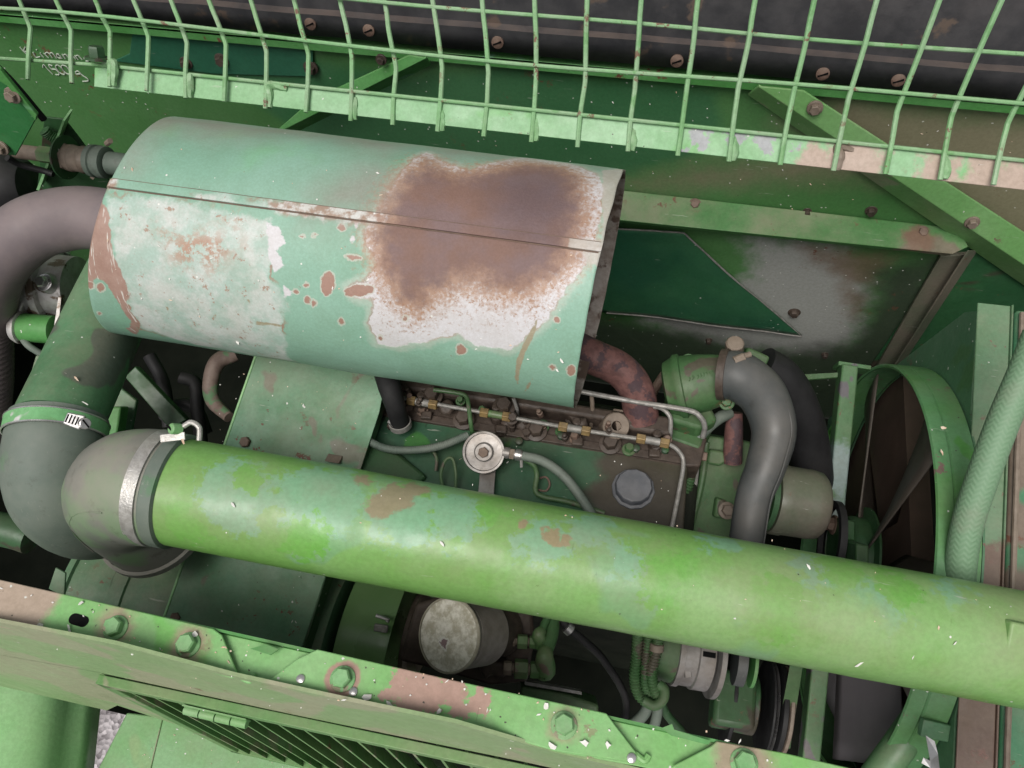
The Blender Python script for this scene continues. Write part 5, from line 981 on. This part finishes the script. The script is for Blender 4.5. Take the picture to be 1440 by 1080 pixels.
nS = 17; Ld = (tl[-1]-tl[0]).length; dxv = (tl[-1]-tl[0]).normalized()
for k in range(nS):
    p = tl[0]+dxv*(.040+k*.0365)+off*.9+vdir*.012
    obj('slat', prism([p, p+V((.004, 0, 0)), p+V((.004, 0, 0))+vdir*(LD-.02), p+vdir*(LD-.02)], (-.012, .022, 0)), M_slat, dr, bevel=.0006)
obj('inner_screen', prism([tl[0]+V((0, .035, -.01)), tl[-1]+V((0, .035, -.01)), tl[-1]+V((0, .035, 0))+vdir*LD, tl[0]+V((0, .035, 0))+vdir*LD], (0, .002, 0)), M_tub, dr)
hg = fw([(268, 978), (290, 983), (312, 988), (334, 993), (356, 998)])
hgo = obj('hinge_leaf', prism([hg[0]+off*1.05+V((0, 0, .012)), hg[-1]+off*1.05+V((0, 0, .012)), hg[-1]+off*1.05-V((0, 0, .006)), hg[0]+off*1.05-V((0, 0, .006))], nrm*.002), M_step, dr)
for k in range(4): obj('hinge_knuckle', cyl(hg[k].lerp(hg[k+1], .04)+nrm*.018, hg[k].lerp(hg[k+1], .96)+nrm*.018, .0058, n=16), M_step, hgo)
# lower platform, fender
stp = thing('step_platform', 'flat weathered green step plate low beside the louvred door', 'platform', PZ(400, 1075, 1.30))
q = [PZ(178, 1002, 1.32), PZ(230, 1008, 1.32), PZ(300, 1034, 1.32), PZ(800, 1125, 1.32), PZ(760, 1300, 1.32), PZ(60, 1260, 1.32), PZ(133, 1090, 1.32)]
obj('plate', prism(q, (0, 0, -.02)), M_step, stp, bevel=.003)
obj('seam', tube([PZ(228, 1012, 1.321), PZ(212, 1080, 1.321), PZ(200, 1150, 1.321)], .0016, 6, 4), M_slat, stp)
b = B(); vv = []; ff = []; fa0, fa1 = PZ(45, 950, 1.45), PZ(0, 1250, 1.45); prof = [(-.9, -.03), (-.40, -.006), (-.12, .0), (-.05, -.002), (0, -.008), (.025, -.022), (.038, -.04), (.044, -.06), (.052, -.085), (.064, -.09), (.068, -.11), (.068, -.15)]
for i in range(21):
    c_ = fa0.lerp(fa1, i/20)
    for x_, z_ in prof: vv.append(c_+V((x_, 0, z_)))
m_ = len(prof)
for i in range(20):
    for k in range(m_-1): a = i*m_+k; ff.append([a, a+m_, a+m_+1, a+1])
obj('fender', b.add(vv, ff), M_fender, smooth=80, solid=.003, label='smooth glossy green fender curving down at the left beside the gravel', cat='fender')

# ---------------------------------------------------------------- fine chaff and grit blown over everything
random.seed(5); b = B(); b2 = B()
def valve(x, y): return PZ(x, y, EZ+.001)
for fn, (xa, xb), (ya, yb), slope, cnt in ((lambda x, y: PZ(x, y, RZ+.0006), (0, 1100), (822, 868), .208, 70), (lambda x, y: ong(x, y, .0006), (300, 500), (520, 620), .1, 30), (lambda x, y: ong(x, y, .0006), (245, 430), (785, 890), .1, 30), (valve, (540, 940), (600, 640), .15, 30), (ppx, (260, 1430), (600, 740), .19, 26),
       (lambda x, y: FW(x, y)+nrm*.0006, (0, 900), (880, 915), .208, 16), (lambda x, y: PZ(x, y, 1.321), (200, 420), (1015, 1075), .1, 30), (lambda x, y: PY(x, y, WY-.0006), (600, 1430), (90, 300), .05, 70), (mcyl, (150, 820), (190, 440), .14, 60)):
    for _ in range(cnt):
        x = random.uniform(xa, xb); y = random.uniform(ya, yb)+(x-xa if fn is not ppx else x-250)*slope
        if fn is mcyl and 560 < x < 800 and y < 400: continue
        p = fn(x, y); n0 = (CAM-p).normalized(); a = random.uniform(0, 6.28); u_ = IMG(math.cos(a), math.sin(a)); v_ = n0.cross(u_); L_ = random.choice((.0006, .0008, .0012, .0016, .003)); W_ = min(L_, random.uniform(.0005, .0012))
        q = [p+n0*.0006+u_*L_*s1+v_*W_*s2 for s1, s2 in ((-1, -.6), (.2, -1), (1, .3), (-.3, 1))]; prism(q, -n0*.0008, b if random.random() < .5 else b2)
obj('chaff', b, M_white, kind='stuff', smooth=0, label='fine pale chaff specks scattered over the green metal', cat='chaff'); obj('grit', b2, M_straw, kind='stuff', smooth=0, label='fine straw coloured grit scattered over the green metal', cat='grit')
# ---------------------------------------------------------------- loose straw and pale flakes
WHERE = {}
def surf_flake(px, py, fn, L=.012, wd=.004, ang=.5, m=M_white, kind='flake'):
    p = fn(px, py); d = (p-CAM).normalized(); n0 = -d; u_ = IMG(math.cos(ang), math.sin(ang)); u_ = (u_-n0*u_.dot(n0)).normalized(); v_ = n0.cross(u_); P = []
    for k in range(7):
        t = 2*math.pi*k/7; r_ = random.uniform(.5, 1.25); P.append(p+n0*.003+(u_*math.cos(t)*L*.38+v_*math.sin(t)*wd*.36)*r_)
    straw = m is M_straw
    obj('straw_bit' if straw else 'pale_flake', prism(P, -n0*.0025), m, smooth=0, label='straw coloured chaff bit lying on the '+('shroud ring' if px > 1000 else 'pipe band clamp' if px > 200 else 'dark green duct') if straw else 'small pale flake stuck on the '+{rl: 'front rail', ppx: 'long intake pipe', ong: 'belt guard', mcyl: 'muffler shield'}.get(fn, 'dark green duct'),
        cat='chaff' if straw else 'flake', group='straw bits on the green metal' if straw else 'pale flakes on the green metal')
rl = lambda x, y: PZ(x, y, RZ+.001)
for a in ((113, 848, rl, .011, .004, -.6), (55, 880, rl, .011, .008, .2), (97, 885, rl, .014, .005, 1.4), (275, 892, rl, .010, .009, 0), (516, 980, rl, .014, .011, .3), (548, 990, rl, .012, .005, .6), (768, 994, rl, .009, .010, .8), (855, 1048, rl, .007, .009, 0),
          (778, 1050, rl, .015, .009, .6), (617, 1000, rl, .007, .008, .5), (822, 1045, rl, .012, .007, .6), (622, 765, ppx, .012, .006, 1), (328, 710, ppx, .010, .005, .9), (1137, 797, ppx, .011, .005, 1.2), (1343, 905, ppx, .009, .003, -.8), (1207, 935, ppx, .022, .004, -.5),
          (427, 571, ong, .010, .006, 1.2), (338, 850, ong, .010, .007, 0), (334, 482, mcyl, .010, .005, 1.2), (790, 508, mcyl, .010, .003, 1.0), (531, 243, mcyl, .006, .003, .3), (120, 567, lambda x, y: PD(x, y, 1.045), .013, .003, .5)): surf_flake(*a)
for a in ((107, 532, lambda x, y: PD(x, y, 1.075), .012, .004, .8), (257, 620, lambda x, y: PD(x, y, .925), .015, .005, 1.0), (1327, 602, lambda x, y: PX(x, y, .47), .012, .006, .3), (1325, 636, lambda x, y: PX(x, y, .47), .012, .005, 1.4)): surf_flake(*a, m=M_straw)
